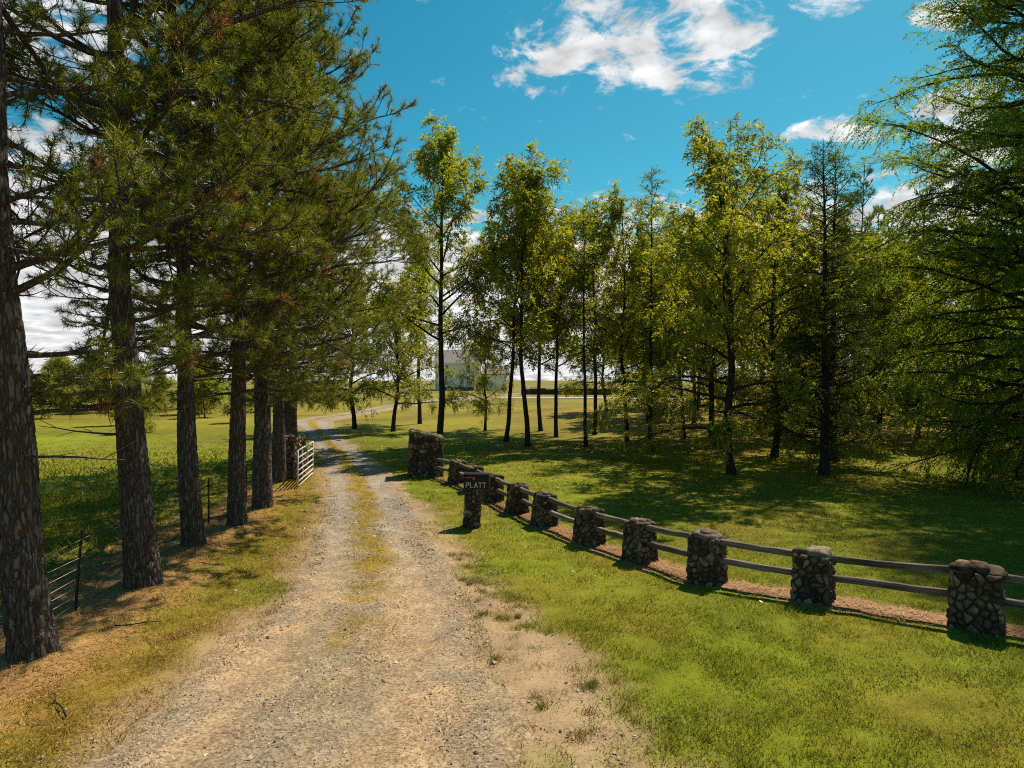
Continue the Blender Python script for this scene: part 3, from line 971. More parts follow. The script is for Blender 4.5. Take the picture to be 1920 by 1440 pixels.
def pine_branch(segs, T, Dn, K, p, az, el, L_, r, rng, dense=1.0, arch=None):
    d = np.array([math.cos(az) * math.cos(el), math.sin(az) * math.cos(el), math.sin(el)])
    P, D, R = grow(p, d, L_, r, 0.008, 8, rng, up=(0.10 if arch is None else arch), wob=0.30, droop_end=0.10)
    add_segs(segs, P, R)
    n2 = max(4, int(L_ / 0.235 * dense))
    for k in range(n2):
        u = 0.24 + 0.76 * (k + rng.random() * 0.8) / n2
        if u > 0.99: u = 0.99
        q, dq = at_u(P, D, u)
        side = 1 if k % 2 else -1
        ax = np.array([0, 0, 1.0]) + rng.normal(0, 0.35, 3)
        d2 = rot_about(dq, ax, side * rng.uniform(0.5, 1.1))
        d2[2] += rng.uniform(-0.10, 0.50)
        L2 = max(0.30, min(L_ * rng.uniform(0.18, 0.36) * (1.15 - 0.55 * u), 1.15))
        P2, D2, R2 = grow(q, d2, L2, 0.012, 0.006, 3, rng, up=0.30, wob=0.25)
        add_segs(segs, P2, R2)
        dead = 1.0 if rng.random() < 0.03 else 0.0
        for j in range(4 + int(L2 / 0.20)):       # a bunch of tufts at the end of every side shoot
            q2, dq2 = at_u(P2, D2, rng.uniform(0.45, 0.99))
            d3 = dq2 if j == 0 else unit(dq2 + rng.normal(0, 0.65, 3) + np.array([0, 0, 0.25]))
            tip = P2[-1] if j == 0 else q2 + d3 * rng.uniform(0.10, 0.26)
            if j: segs.append((q2, tip, 0.006, 0.004))
            T.append(tip); Dn.append(d3); K.append(dead)
    for j in range(4):
        d3 = D[-1] if j == 0 else unit(D[-1] + rng.normal(0, 0.6, 3))
        T.append(P[-1] + d3 * 0.12 * (j > 0)); Dn.append(d3); K.append(0.0)


def gen_pine(seed, Ht=16.5, cb=4.2, reach=3.7, nb=72, r0=0.30, boughs=(), nneedle=26, nw=0.0092, tsides=64, tdz=0.04, dense=1.0, open_front=0.0, short_side=0.0, bare_stubs=5):
    rng = np.random.default_rng(seed)
    n = 14
    pts, rads = [], []
    wx = np.cumsum(rng.normal(0, 0.035, n + 1)); wy = np.cumsum(rng.normal(0, 0.035, n + 1))
    wx -= wx[0]; wy -= wy[0]
    for i in range(n + 1):
        t = i / n
        pts.append((wx[i], wy[i], t * Ht))
        rads.append(max(0.02, r0 * (1.0 - 0.25 * min(1, t * 4)) * (1 - max(0, t - 0.08) / 0.92) ** 0.85))
    trunk = trunk_mesh('trunk', pts, rads, tsides, tdz, M_BARK_PINE, seed, r0 * 0.15)
    pa = np.array(pts)

    def on_trunk(z):
        return np.array([np.interp(z, pa[:, 2], pa[:, 0]), np.interp(z, pa[:, 2], pa[:, 1]), z])
    segs, T, Dn, K = [], [], [], []
    az = rng.random() * 6.28
    for i in range(nb):
        t = (i + rng.random()) / nb
        z = cb + (Ht - 0.4 - cb) * t ** 0.92
        az += 2.399 + rng.normal(0, 0.35)
        front = abs(((az + math.pi / 2 + math.pi) % (2 * math.pi)) - math.pi) < 0.75
        if front and open_front and rng.random() < open_front: az += 1.5
        prof = np.interp(t, [0, 0.12, 0.35, 0.7, 1.0], [0.72, 0.95, 1.0, 0.68, 0.16])
        L_ = reach * prof * rng.uniform(0.72, 1.12)
        if short_side and math.cos(az) > 0.25 and t < 0.7: L_ *= short_side
        el = np.interp(t, [0, 0.3, 0.8, 1], [-0.05, 0.16, 0.45, 0.95]) + rng.normal(0, 0.24)
        pine_branch(segs, T, Dn, K, on_trunk(z), az, el, L_, 0.02 + 0.011 * L_, rng, dense)
    for b in boughs:
        z, a, e, L_ = b[:4]
        pine_branch(segs, T, Dn, K, on_trunk(z), a, e, L_, (b[4] if len(b) > 4 else 0.02 + 0.012 * L_), rng, dense * 1.25, (b[5] if len(b) > 5 else None))
    for i in range(bare_stubs):
        z = rng.uniform(2.2, cb + 2); a = rng.random() * 6.28
        d = np.array([math.cos(a), math.sin(a), rng.uniform(-0.25, 0.15)])
        P, D, R = grow(on_trunk(z), d, rng.uniform(0.5, 1.6), 0.022, 0.005, 5, rng, up=-0.1, wob=0.35)
        add_segs(segs, P, R)
        for u in (0.4, 0.6, 0.8):
            q, dq = at_u(P, D, u)
            segs.append((q, q + unit(dq + rng.normal(0, 0.7, 3)) * rng.uniform(0.15, 0.4), 0.007, 0.003))
    tl = on_trunk(Ht)
    for i in range(5):
        T.append(tl + rng.normal(0, 0.05, 3)); Dn.append(np.array([rng.normal(0, 0.3), rng.normal(0, 0.3), 1])); K.append(0)
    v, f = limb_mesh(segs, 6)
    limbs = mesh_np('limbs', v, [f], True, None, [M_BARK_PINE])
    v, f, c = tuft_needles(T, Dn, K, rng, nneedle, w=nw)
    crown = mesh_np('crown', v, [f], False, c, [M_NEEDLE])
    return trunk, limbs, crown


def gen_broadleaf(seed, Ht=14.0, cb=4.0, spread=2.8, nl=17, r0=0.15, nsub=8, ntw=5, nspray=3, leaf=0.10, tone=0.5, mat_bark=None, low=0.0, fork=True):
    rng = np.random.default_rng(seed)
    bark = mat_bark or M_BARK_DARK
    n = 12
    wx = np.cumsum(rng.normal(0, 0.07, n + 1)); wy = np.cumsum(rng.normal(0, 0.07, n + 1)); wx -= wx[0]; wy -= wy[0]
    pts = [(wx[i], wy[i], Ht * 0.93 * i / n) for i in range(n + 1)]
    rads = [max(0.015, r0 * (1 - 0.9 * (i / n)) ** 0.85) for i in range(n + 1)]
    trunk = trunk_mesh('trunk', pts, rads, 20, 0.12, bark, seed, r0 * 0.10, (0.05, 0.16), 0.35)
    pa = np.array(pts)

    def on_trunk(z):
        return np.array([np.interp(z, pa[:, 2], pa[:, 0]), np.interp(z, pa[:, 2], pa[:, 1]), z])
    segs, SP, SD = [], [], []
    az = rng.random() * 6.28
    for i in range(nl):
        t = (i + 0.7 * rng.random()) / nl
        z = cb + (Ht * 0.92 - cb) * t
        az += 2.399 + rng.normal(0, 0.4)
        el = np.interp(t, [0, 0.4, 1], [0.35 - low, 0.85, 1.25]) + rng.normal(0, 0.12)
        L_ = spread * np.interp(t, [0, 0.3, 0.75, 1], [1.0, 1.1, 0.75, 0.42]) * rng.uniform(0.7, 1.2)
        d = np.array([math.cos(az) * math.cos(el), math.sin(az) * math.cos(el), math.sin(el)])
        rr = np.interp(z, pa[:, 2], rads) * 0.55
        P, D, R = grow(on_trunk(z), d, L_, max(0.02, rr), 0.008, 7, rng, up=0.05, wob=0.22, droop_end=0.12 + low * 0.4)
        add_segs(segs, P, R)
        ns_ = max(4, int(nsub * min(1.25, 1.12 * L_ / spread)))
        for k in range(ns_):
            u = 0.25 + 0.75 * (k + rng.random()) / ns_
            q, dq = at_u(P, D, min(u, 0.99))
            d2 = unit(dq * 0.8 + rng.normal(0, 0.75, 3) + np.array([0, 0, 0.12]))
            L2 = L_ * rng.uniform(0.22, 0.46) * (1.2 - 0.6 * u)
            P2, D2, R2 = grow(q, d2, L2, 0.012, 0.005, 4, rng, up=-0.05, wob=0.3, droop_end=0.15)
            add_segs(segs, P2, R2)
            for j in range(ntw):
                u2 = 0.2 + 0.8 * (j + rng.random()) / ntw
                q2, dq2 = at_u(P2, D2, min(u2, 0.99))
                d3 = unit(dq2 * 0.7 + rng.normal(0, 0.8, 3))
                L3 = rng.uniform(0.15, 0.38)
                segs.append((q2, q2 + d3 * L3, 0.005, 0.003))
                for s in range(nspray):
                    SP.append(q2 + d3 * L3 * (1 - 0.3 * s)); SD.append(unit(d3 + rng.normal(0, 0.7, 3) + np.array([0, 0, -0.30])))
    v, f = limb_mesh(segs, 5)
    limbs = mesh_np('limbs', v, [f], True, None, [bark])
    # compound leaves: a drooping midrib with paired leaflets
    SP = np.array(SP); SD = unit(np.array(SD)); m = len(SP); nlf = 9
    P = np.repeat(SP, nlf, 0); D = np.repeat(SD, nlf, 0)
    k = np.tile(np.arange(nlf), m)
    ref = np.repeat(unit(np.cross(SD, unit(rng.normal(0, 0.4, (m, 3)) + np.array([0, 0, 1])))), nlf, 0)
    sgn = np.where(k % 2 == 0, 1.0, -1.0)
    uu = (k // 2 + 1) / 5.0
    rach = 2.4 * leaf
    base = P + D * (uu * rach)[:, None] + np.array([0, 0, -1.0]) * (uu ** 2 * rach * 0.35)[:, None]
    Dl = unit(D * 0.75 + ref * (sgn * 0.85)[:, None] + np.array([0, 0, -0.25]) + rng.normal(0, 0.25, base.shape))
    Dl = np.where((k == nlf - 1)[:, None], unit(D + np.array([0, 0, -0.3])), Dl)
    Nn = unit(rng.normal(0, 0.5, base.shape) + np.array([0, 0, 1]))
    N_ = len(base)
    v, f = leaf_quads(base, Dl, Nn, leaf * rng.uniform(0.7, 1.25, N_), leaf * 0.44 * rng.uniform(0.8, 1.2, N_))
    g = np.repeat(rng.random(m), nlf)[:, None] * 0.6 + rng.random(N_)[:, None] * 0.4
    ga = C(0.090, 0.150, 0.016); gb = C(0.255, 0.245, 0.018)
    c = ga * (1 - g) * (1.25 - 0.5 * tone) + gb * g * (0.6 + 0.8 * tone)
    yel = np.repeat(rng.random(m) < 0.02 + 0.05 * tone, nlf)[:, None]
    c = np.where(yel, C(0.25, 0.16, 0.02) * (0.6 + 0.6 * g), c)
    crown = mesh_np('crown', v, [f], False, np.repeat(c, 4, 0), [M_LEAF])
    return trunk, limbs, crown


def gen_cypress(seed, Ht=13.0, cb=1.2, reach=3.0, nb=90, r0=0.2, nsec=11, ntwig=8, nl=9, lf=0.05, tone=0.6, droop=0.25, prof=None, mat_bark=None, sub=1.0):
    """feathery conifer with level, drooping branches"""
    rng = np.random.default_rng(seed)
    n = 10
    wx = np.cumsum(rng.normal(0, 0.03, n + 1)); wy = np.cumsum(rng.normal(0, 0.03, n + 1)); wx -= wx[0]; wy -= wy[0]
    pts = [(wx[i], wy[i], Ht * i / n) for i in range(n + 1)]
    rads = [max(0.012, r0 * (1 - 0.95 * i / n)) for i in range(n + 1)]
    trunk = trunk_mesh('trunk', pts, rads, 24, 0.10, mat_bark or M_BARK_DARK, seed, r0 * 0.07, (0.05, 0.3), 0.4)
    pa = np.array(pts)
    segs, TP, TD = [], [], []
    az = rng.random() * 6.28
    for i in range(nb):
        t = (i + rng.random()) / nb
        z = cb + (Ht - 0.25 - cb) * t
        az += 2.399 + rng.normal(0, 0.3)
        pr = (prof or ([0, 0.1, 0.5, 1], [0.85, 1.0, 0.72, 0.08]))
        L_ = reach * np.interp(t, *pr) * rng.uniform(0.7, 1.12)
        el = np.interp(t, [0, 0.5, 1], [0.05, 0.25, 0.8]) + rng.normal(0, 0.20)
        d = np.array([math.cos(az) * math.cos(el), math.sin(az) * math.cos(el), math.sin(el)])
        p = np.array([np.interp(z, pa[:, 2], pa[:, 0]), np.interp(z, pa[:, 2], pa[:, 1]), z])
        P, D, R = grow(p, d, L_, 0.012 + 0.011 * L_, 0.005, 8, rng, up=0.06, wob=0.42, droop_end=droop)
        add_segs(segs, P, R)
        ns = max(4, int(nsec * L_ / reach + 2))
        for k in range(ns):
            u = 0.18 + 0.82 * (k + rng.random()) / ns
            q, dq = at_u(P, D, min(u, 0.99))
            side = 1 if k % 2 else -1
            d2 = rot_about(dq, np.array([0, 0, 1.0]) + rng.normal(0, 0.15, 3), side * rng.uniform(0.6, 1.2))
            L2 = max(0.25, L_ * rng.uniform(0.18, 0.36) * (1.2 - 0.75 * u)) * sub
            P2, D2, R2 = grow(q, d2 + rng.normal(0, 0.25, 3), L2, 0.008, 0.003, 4, rng, up=0.0, wob=0.35, droop_end=droop * 1.8)
            add_segs(segs, P2, R2)
            nt_ = max(3, int(ntwig * L2 / (0.25 * reach)))
            nt_ = min(nt_, ntwig * 2)
            for j in range(nt_):
                u2 = 0.1 + 0.9 * (j + rng.random()) / nt_
                q2, dq2 = at_u(P2, D2, min(u2, 0.99))
                s2 = 1 if j % 2 else -1
                d3 = rot_about(dq2, np.array([0, 0, 1.0]), s2 * rng.uniform(0.4, 1.1)) + np.array([0, 0, -0.25 - droop * rng.random() * 1.5])
                TP.append(q2); TD.append(d3)
    v, f = limb_mesh(segs, 5)
    limbs = mesh_np('limbs', v, [f], True, None, [mat_bark or M_BARK_DARK])
    TP = np.array(TP); TD = unit(np.array(TD)); m = len(TP)
    P = np.repeat(TP, nl, 0); D = np.repeat(TD, nl, 0)
    k = np.tile(np.arange(nl), m)
    u = (k + 0.5) / nl
    tw = np.repeat(rng.uniform(0.12, 0.24, m) * (lf / 0.05), nl)
    base = P + D * (u * tw)[:, None] + np.array([0, 0, -1.0]) * (u ** 2 * tw * 0.3)[:, None]
    ref = np.repeat(unit(np.cross(TD, unit(rng.normal(0, 0.6, (m, 3)) + np.array([0, 0, 1])))), nl, 0)
    sg = np.where(k % 2 == 0, 1.0, -1.0)
    dl = unit(D * 0.8 + ref * sg[:, None] * 0.9 + rng.normal(0, 0.2, base.shape))
    L_ = lf * rng.uniform(0.7, 1.2, len(base)) * (1.15 - 0.5 * u)
    S = unit(np.cross(dl, unit(rng.normal(0, 0.5, base.shape) + np.array([0, 0, 1])))) * (lf * 0.20)
    v = np.stack([base - S, base + S, base + dl * L_[:, None]], 1).reshape(-1, 3)
    g = np.repeat(rng.random(m), nl)[:, None] * 0.6 + rng.random(len(base))[:, None] * 0.4
    c = C(0.040, 0.090, 0.012) * (1 - g) * (0.5 + 0.7 * tone) + C(0.190, 0.225, 0.018) * g * (0.25 + 1.0 * tone)
    crown = mesh_np('crown', v, [np.arange(len(v)).reshape(-1, 3)], False, np.repeat(c, 3, 0), [M_CYP])
    return trunk, limbs, crown


def place_tree(name, kit, label, x, y, scale=1.0, rotz=0.0, lean=(0, 0), group=None, zscale=None, bark=None):
    root = thing(name, label, 'tree', (x, y, float(H(x, y)) - (0.09 if name == 'pine_tree' else 0.0)), rotz, group)
    root.rotation_mode = 'XYZ'
    # lean given towards world x / y
    lx, ly = lean
    m = Matrix.Rotation(ly, 4, 'X') @ Matrix.Rotation(lx, 4, 'Y') @ Matrix.Rotation(rotz, 4, 'Z')
    root.rotation_euler = m.to_euler()
    root.scale = (scale, scale, zscale or scale)
    for nm, me in zip(('trunk', 'limbs', 'crown'), kit):
        if bark is not None and nm != 'crown':
            me = me.copy(); me.materials[0] = bark
        o = obj(nm, me, root)
        if nm == 'crown':
            o['kind'] = 'stuff'
    return root


# ------------------------------------------------------------------ masonry
def clip_poly(poly, px, py, nx, ny):
    out = []
    for i in range(len(poly)):
        a, b = poly[i], poly[(i + 1) % len(poly)]
        da = (a[0] - px) * nx + (a[1] - py) * ny; db = (b[0] - px) * nx + (b[1] - py) * ny
        if da <= 0: out.append(a)
        if (da < 0 < db) or (db < 0 < da):
            t = da / (da - db); out.append((a[0] + (b[0] - a[0]) * t, a[1] + (b[1] - a[1]) * t))
    return out


def cells(W, Hh, s, rng):
    nx = max(2, round(W / s)); ny = max(2, round(Hh / (s * 0.85)))
    pts = []
    for j in range(ny):
        for i in range(nx):
            if rng.random() < 0.27: continue
            pts.append(((i + 0.5 + 0.5 * (j % 2) - 0.25 + rng.uniform(-0.55, 0.55)) * W / nx, (j + 0.5 + rng.uniform(-0.5, 0.5)) * Hh / ny))
    res = []
    for i, (x, y) in enumerate(pts):
        poly = [(0, 0), (W, 0), (W, Hh), (0, Hh)]
        for j, (u, v) in enumerate(pts):
            if i == j or abs(u - x) > 4 * s or abs(v - y) > 4 * s: continue
            mx, my = (x + u) / 2, (y + v) / 2
            L_ = math.hypot(u - x, v - y) + 1e-9
            poly = clip_poly(poly, mx, my, (u - x) / L_, (v - y) / L_)
            if len(poly) < 3: break
        if len(poly) >= 3:
            res.append(poly)
    return res


def round_poly(poly, gap, rc=0.2):
    cx = sum(p[0] for p in poly) / len(poly); cy_ = sum(p[1] for p in poly) / len(poly)
    q = []
    for i in range(len(poly)):
        a, b = poly[i], poly[(i + 1) % len(poly)]
        if math.hypot(a[0] - b[0], a[1] - b[1]) < 0.012: continue
        q.append((a[0] * (1 - rc) + b[0] * rc, a[1] * (1 - rc) + b[1] * rc))
        q.append((a[0] * rc + b[0] * (1 - rc), a[1] * rc + b[1] * (1 - rc)))
    out = []
    for p in q:
        d = math.hypot(p[0] - cx, p[1] - cy_) + 1e-6
        k = max(0.35, (d - gap) / d)
        out.append((cx + (p[0] - cx) * k, cy_ + (p[1] - cy_) * k))
    return out, cx, cy_


def boulder_mesh(name, sx, sy, sz, rng, seg=9, rings=5):
    v = [(0, 0, -1)]; f = []
    for i in range(1, rings):
        a = math.pi * i / rings - math.pi / 2
        for k in range(seg):
            b = 2 * math.pi * (k + 0.5 * (i % 2)) / seg
            v.append((math.cos(a) * math.cos(b), math.cos(a) * math.sin(b), math.sin(a)))
    v.append((0, 0, 1))
    for k in range(seg): f.append((0, 1 + (k + 1) % seg, 1 + k))
    for i in range(rings - 2):
        for k in range(seg):
            a = 1 + i * seg + k; b = 1 + i * seg + (k + 1) % seg
            f.append((a, b, b + seg, a + seg))
    t = len(v) - 1; o = 1 + (rings - 2) * seg
    for k in range(seg): f.append((o + k, o + (k + 1) % seg, t))
    vv = []
    for p in v:
        q = [math.copysign(abs(c) ** 0.72, c) for c in p]
        j = 1 + rng.uniform(-0.17, 0.15)
        vv.append((q[0] * sx * j, q[1] * sy * j, q[2] * sz * (1 + rng.uniform(-0.2, 0.2))))
    me = bpy.data.meshes.new(name); me.from_pydata(vv, [], f)
    me.polygons.foreach_set('use_smooth', [True] * len(f))
    me.materials.append(M_STONE); me.update()
    return me


def pillar(name, label, x, y, w, dep, h, rotz, seed, size=0.13, taper=0.10, caps='rubble', lean=(0, 0), cat='pillar', group=None, top_slope=0.0, bump=(0.022, 0.05)):
    rng = random.Random(seed)
    z0 = float(H(x, y)) - 0.03
    root = thing(name, label, cat, (x, y, z0), 0, group)
    m = Matrix.Rotation(lean[1], 4, 'X') @ Matrix.Rotation(lean[0], 4, 'Y') @ Matrix.Rotation(rotz, 4, 'Z')
    root.rotation_euler = m.to_euler()

    def tp(p):      # taper towards the top, sloping crown
        k = 1 - taper * p[2] / h
        zz = p[2] * (1 + top_slope * (p[0] / w) * (p[2] / h))
        return (p[0] * k, p[1] * k, zz)
    iw, idp = w - 0.07, dep - 0.07
    core = MB()
    vv = [tp((sx * iw / 2, sy * idp / 2, zz)) for zz in (-0.2, h - 0.05) for (sx, sy) in ((-1, -1), (1, -1), (1, 1), (-1, 1))]
    core.add(vv, [(3, 2, 1, 0), (4, 5, 6, 7), (0, 1, 5, 4), (1, 2, 6, 5), (2, 3, 7, 6), (3, 0, 4, 7)])
    core.obj('mortar_core', M_MORTAR, root)
    faces = [((-w / 2 + .01, -idp / 2, 0), (1, 0, 0), (0, -1, 0), w - .02), ((w / 2 - .01, idp / 2, 0), (-1, 0, 0), (0, 1, 0), w - .02),
             ((iw / 2, -dep / 2 + .01, 0), (0, 1, 0), (1, 0, 0), dep - .02), ((-iw / 2, dep / 2 - .01, 0), (0, -1, 0), (-1, 0, 0), dep - .02)]
    for (o, ua, na, W) in faces:
        for poly in cells(W, h, size, rng):
            q, cx, cy_ = round_poly(poly, 0.005 + rng.random() * 0.008, rng.uniform(0.09, 0.25))
            if len(q) < 5: continue
            hh = rng.uniform(*bump); n = len(q)
            tx, ty = rng.uniform(-0.18, 0.18), rng.uniform(-0.18, 0.18)

            def P(u_, v_, out):
                return tp((o[0] + ua[0] * u_ + na[0] * out, o[1] + ua[1] * u_ + na[1] * out, v_))
            vs_ = [P(a, b, -0.015) for a, b in q]
            vs_ += [P(cx + (a - cx) * 0.86, cy_ + (b - cy_) * 0.86, hh * rng.uniform(0.6, 0.9) + (a - cx) * tx + (b - cy_) * ty) for a, b in q]
            vs_.append(P(cx + rng.uniform(-.01, .01), cy_ + rng.uniform(-.01, .01), hh * rng.uniform(1.0, 1.25)))
            fs = [(i, (i + 1) % n, n + (i + 1) % n, n + i) for i in range(n)] + [(n + i, n + (i + 1) % n, 2 * n) for i in range(n)]
            c = P(cx, cy_, 0)
            me = bpy.data.meshes.new('stone')
            me.from_pydata([(p[0] - c[0], p[1] - c[1], p[2] - c[2]) for p in vs_], [], fs)
            me.polygons.foreach_set('use_smooth', [True] * len(fs))
            me.materials.append(M_STONE); me.update()
            obj('stone', me, root, c)
    # capping stones
    k = 1 - taper
    def cap(cx, cy_, sx, sy, sz, dz=0.0, rz=0.0):
        b = obj('cap_stone', boulder_mesh('cap_stone', sx, sy, sz, rng), root, tp((cx, cy_, h - 0.05 + sz * 0.55 + dz)))
        b.rotation_euler = (rng.uniform(-.12, .12), rng.uniform(-.12, .12), rz)
    if caps == 'single':
        cap(-0.01, 0, w * 0.46, dep * 0.46, 0.085, 0.0)
        cap(0.0, 0.02, w * 0.30, dep * 0.30, 0.07, 0.05)
        cap(-w * 0.40, -dep * .3, 0.06, 0.06, 0.05, -0.01); cap(w * 0.40, -dep * .2, 0.07, 0.07, 0.05, -0.01)
    elif caps == 'two':
        cap(w * 0.17, -0.02, w * 0.32, dep * 0.42, 0.095, 0.0, 0.1)
        cap(-w * 0.27, -0.05, w * 0.29, 0.10, 0.055, 0.02, 0.15); cap(-w * 0.1, 0.1, w * 0.3, 0.18, 0.06, 0.0, -0.4)
    elif caps == 'near':
        cap(-w * 0.27, -dep * 0.15, w * 0.25, dep * 0.3, 0.085, 0.0); cap(w * 0.05, -dep * 0.1, w * 0.17, dep * 0.3, 0.11, 0.0, 0.6)
        cap(w * 0.32, -dep * 0.12, w * 0.23, dep * 0.26, 0.06, 0.0, -0.1); cap(-w * 0.12, dep * .28, w * .34, dep * .22, .07); cap(w * .25, dep * .28, w * .26, dep * .22, .06)
    elif caps == 'rubble':
        s = min(0.13, w * 0.2)
        nx = max(2, round(w * k / (s * 1.55))); ny = max(2, round(dep * k / (s * 1.55)))
        for i in range(nx):
            for j in range(ny):
                cx = ((i + .5) / nx - .5) * w * 0.98; cy_ = ((j + .5) / ny - .5) * dep * 0.98
                mid = 1 - (abs(cx) / w + abs(cy_) / dep)
                cap(cx + rng.uniform(-.02, .02), cy_ + rng.uniform(-.02, .02), s * rng.uniform(.75, 1.05), s * rng.uniform(.7, 1.0), rng.uniform(.045, .075), 0.03 * mid, rng.uniform(0, 3))
    return root


# ================================================================== BUILD: structure
build_ground()
build_drive()


def wall_with_openings(mb, W, Hh, T, openings):
    """front wall in the xz plane (front at y=0, thickness T behind) with real openings"""
    xs = sorted({0, W} | {o[0] for o in openings} | {o[1] for o in openings})
    zs = sorted({0, Hh} | {o[2] for o in openings} | {o[3] for o in openings})
    for i in range(len(xs) - 1):
        for j in range(len(zs) - 1):
            cx, cz = (xs[i] + xs[i + 1]) / 2, (zs[j] + zs[j + 1]) / 2
            if any(o[0] < cx < o[1] and o[2] < cz < o[3] for o in openings): continue
            mb.box((cx, T / 2, cz), (xs[i + 1] - xs[i], T, zs[j + 1] - zs[j]))


def window(parent, x0, x1, z0, z1, y=0.0, bars=True):
    f = MB(); t = 0.09
    for (a, b) in (((x0 + t / 2, z0), (x0 + t / 2, z1)), ((x1 - t / 2, z0), (x1 - t / 2, z1))):
        f.box((a[0], y + 0.03, (z0 + z1) / 2), (t, 0.12, z1 - z0))
    f.box(((x0 + x1) / 2, y + 0.03, z0 + t / 2), (x1 - x0 - 2 * t, 0.12, t)); f.box(((x0 + x1) / 2, y + 0.03, z1 - t / 2), (x1 - x0 - 2 * t, 0.12, t))
    if bars:
        f.box(((x0 + x1) / 2, y + 0.05, (z0 + z1) / 2), (x1 - x0 - 2 * t, 0.06, 0.05))
    w = f.obj('window', M_TRIM, parent)
    g = MB(); g.box(((x0 + x1) / 2, y + 0.10, (z0 + z1) / 2), (x1 - x0 - 0.02, 0.02, z1 - z0 - 0.02)); g.obj('pane', M_GLASS, w)


def gable_roof(mb, x0, x1, y0, y1, ze, zr, over=0.35, t=0.12):
    ym = (y0 + y1) / 2
    for (ya, yb) in ((y0 - over, ym), (y1 + over, ym)):
        za = ze - (zr - ze) * over / (ym - y0)
        v = [(x0 - over, ya, za), (x1 + over, ya, za), (x1 + over, yb, zr), (x0 - over, yb, zr)]
        v += [(p[0], p[1], p[2] + t) for p in v]
        mb.add(v, [(0, 1, 2, 3), (7, 6, 5, 4), (0, 4, 5, 1), (1, 5, 6, 2), (2, 6, 7, 3), (3, 7, 4, 0)])


def white_house():
    x, y = -13.7, 122.0
    r = thing('white_house', 'tall white clapboard farmhouse with grey roof beyond the trees', 'house', (x, y, float(H(x, y)) - 0.05))
    W, Hh, Dp = 8.2, 5.0, 8.0
    ops = [(5.5, 6.3, 3.0, 4.6), (5.5, 6.3, 0.9, 2.6), (1.6, 2.4, 3.0, 4.6), (1.6, 2.4, 0.9, 2.6), (7.2, 7.9, 3.0, 4.6)]
    m = MB(); wall_with_openings(m, W, Hh, 0.2, ops)
    m.box((0.1, Dp / 2 + 0.1, Hh / 2), (0.2, Dp - 0.22, Hh)); m.box((W - 0.1, Dp / 2 + 0.1, Hh / 2), (0.2, Dp - 0.22, Hh)); m.box((W / 2, Dp, Hh / 2), (W, 0.2, Hh))
    for gx in (0.1, W - 0.1):
        m.add([(gx - .08, 0.1, Hh), (gx - .08, Dp, Hh), (gx - .08, Dp / 2, Hh + 2.2), (gx + .08, 0.1, Hh), (gx + .08, Dp, Hh), (gx + .08, Dp / 2, Hh + 2.2)],
              [(0, 1, 2), (5, 4, 3), (0, 2, 5, 3), (2, 1, 4, 5)])
    m.obj('wall', M_SIDING, r)
    n = MB()
    for k in range(18):
        n.box((W / 2, -0.012, 0.25 + k * 0.26), (W - 0.02, 0.03, 0.02))
    n.obj('siding_laps', M_SIDING, r)['kind'] = 'stuff'
    for o in ops: window(r, *o)
    c = MB(); c.box((0.07, -0.03, Hh / 2), (0.16, 0.09, Hh)); c.obj('corner_board', M_TRIM, r)
    c = MB(); c.box((W - 0.07, -0.03, Hh / 2), (0.16, 0.09, Hh)); c.obj('corner_board', M_TRIM, r)
    c = MB(); c.tube([(4.4, -0.08, 0.1), (4.4, -0.08, Hh)], 0.06, 6); c.obj('downpipe', M_TRIM, r)
    g = MB(); gable_roof(g, 0, W, 0, Dp, Hh, Hh + 2.3); rf = g.obj('roof', M_ROOF, r)
    ch = MB(); ch.box((6.6, Dp / 2 + 0.6, Hh + 2.5), (0.7, 0.7, 1.5)); ch.obj('chimney', M_BRICK, rf)
    e = MB(); e.box((W / 2, -0.40, Hh - 0.16), (W + 0.7, 0.06, 0.2)); e.obj('eaves_board', M_TRIM, r)
    d = MB(); d.box((W / 2 + 0.5, -0.35, 0.28), (W - 1.2, 0.5, 0.55)); d.obj('dark_plinth', M_DARKBASE, r)
    # lower wing
    w2 = MB(); w2.box((W + 2.3, 3.2, 1.5), (4.5, 5, 3.0)); w2.obj('wing_wall', M_SIDING, r)
    g2 = MB(); gable_roof(g2, W + 0.1, W + 4.6, 0.7, 5.7, 3.0, 4.3); g2.obj('wing_roof', M_ROOF, r)
    st = MB(); st.bar((W - 0.9, -1.2, 0.05), (W - 1.9, -0.05, 2.9), 0.5, 0.08); st.obj('stair_rail', M_TRIM, r)


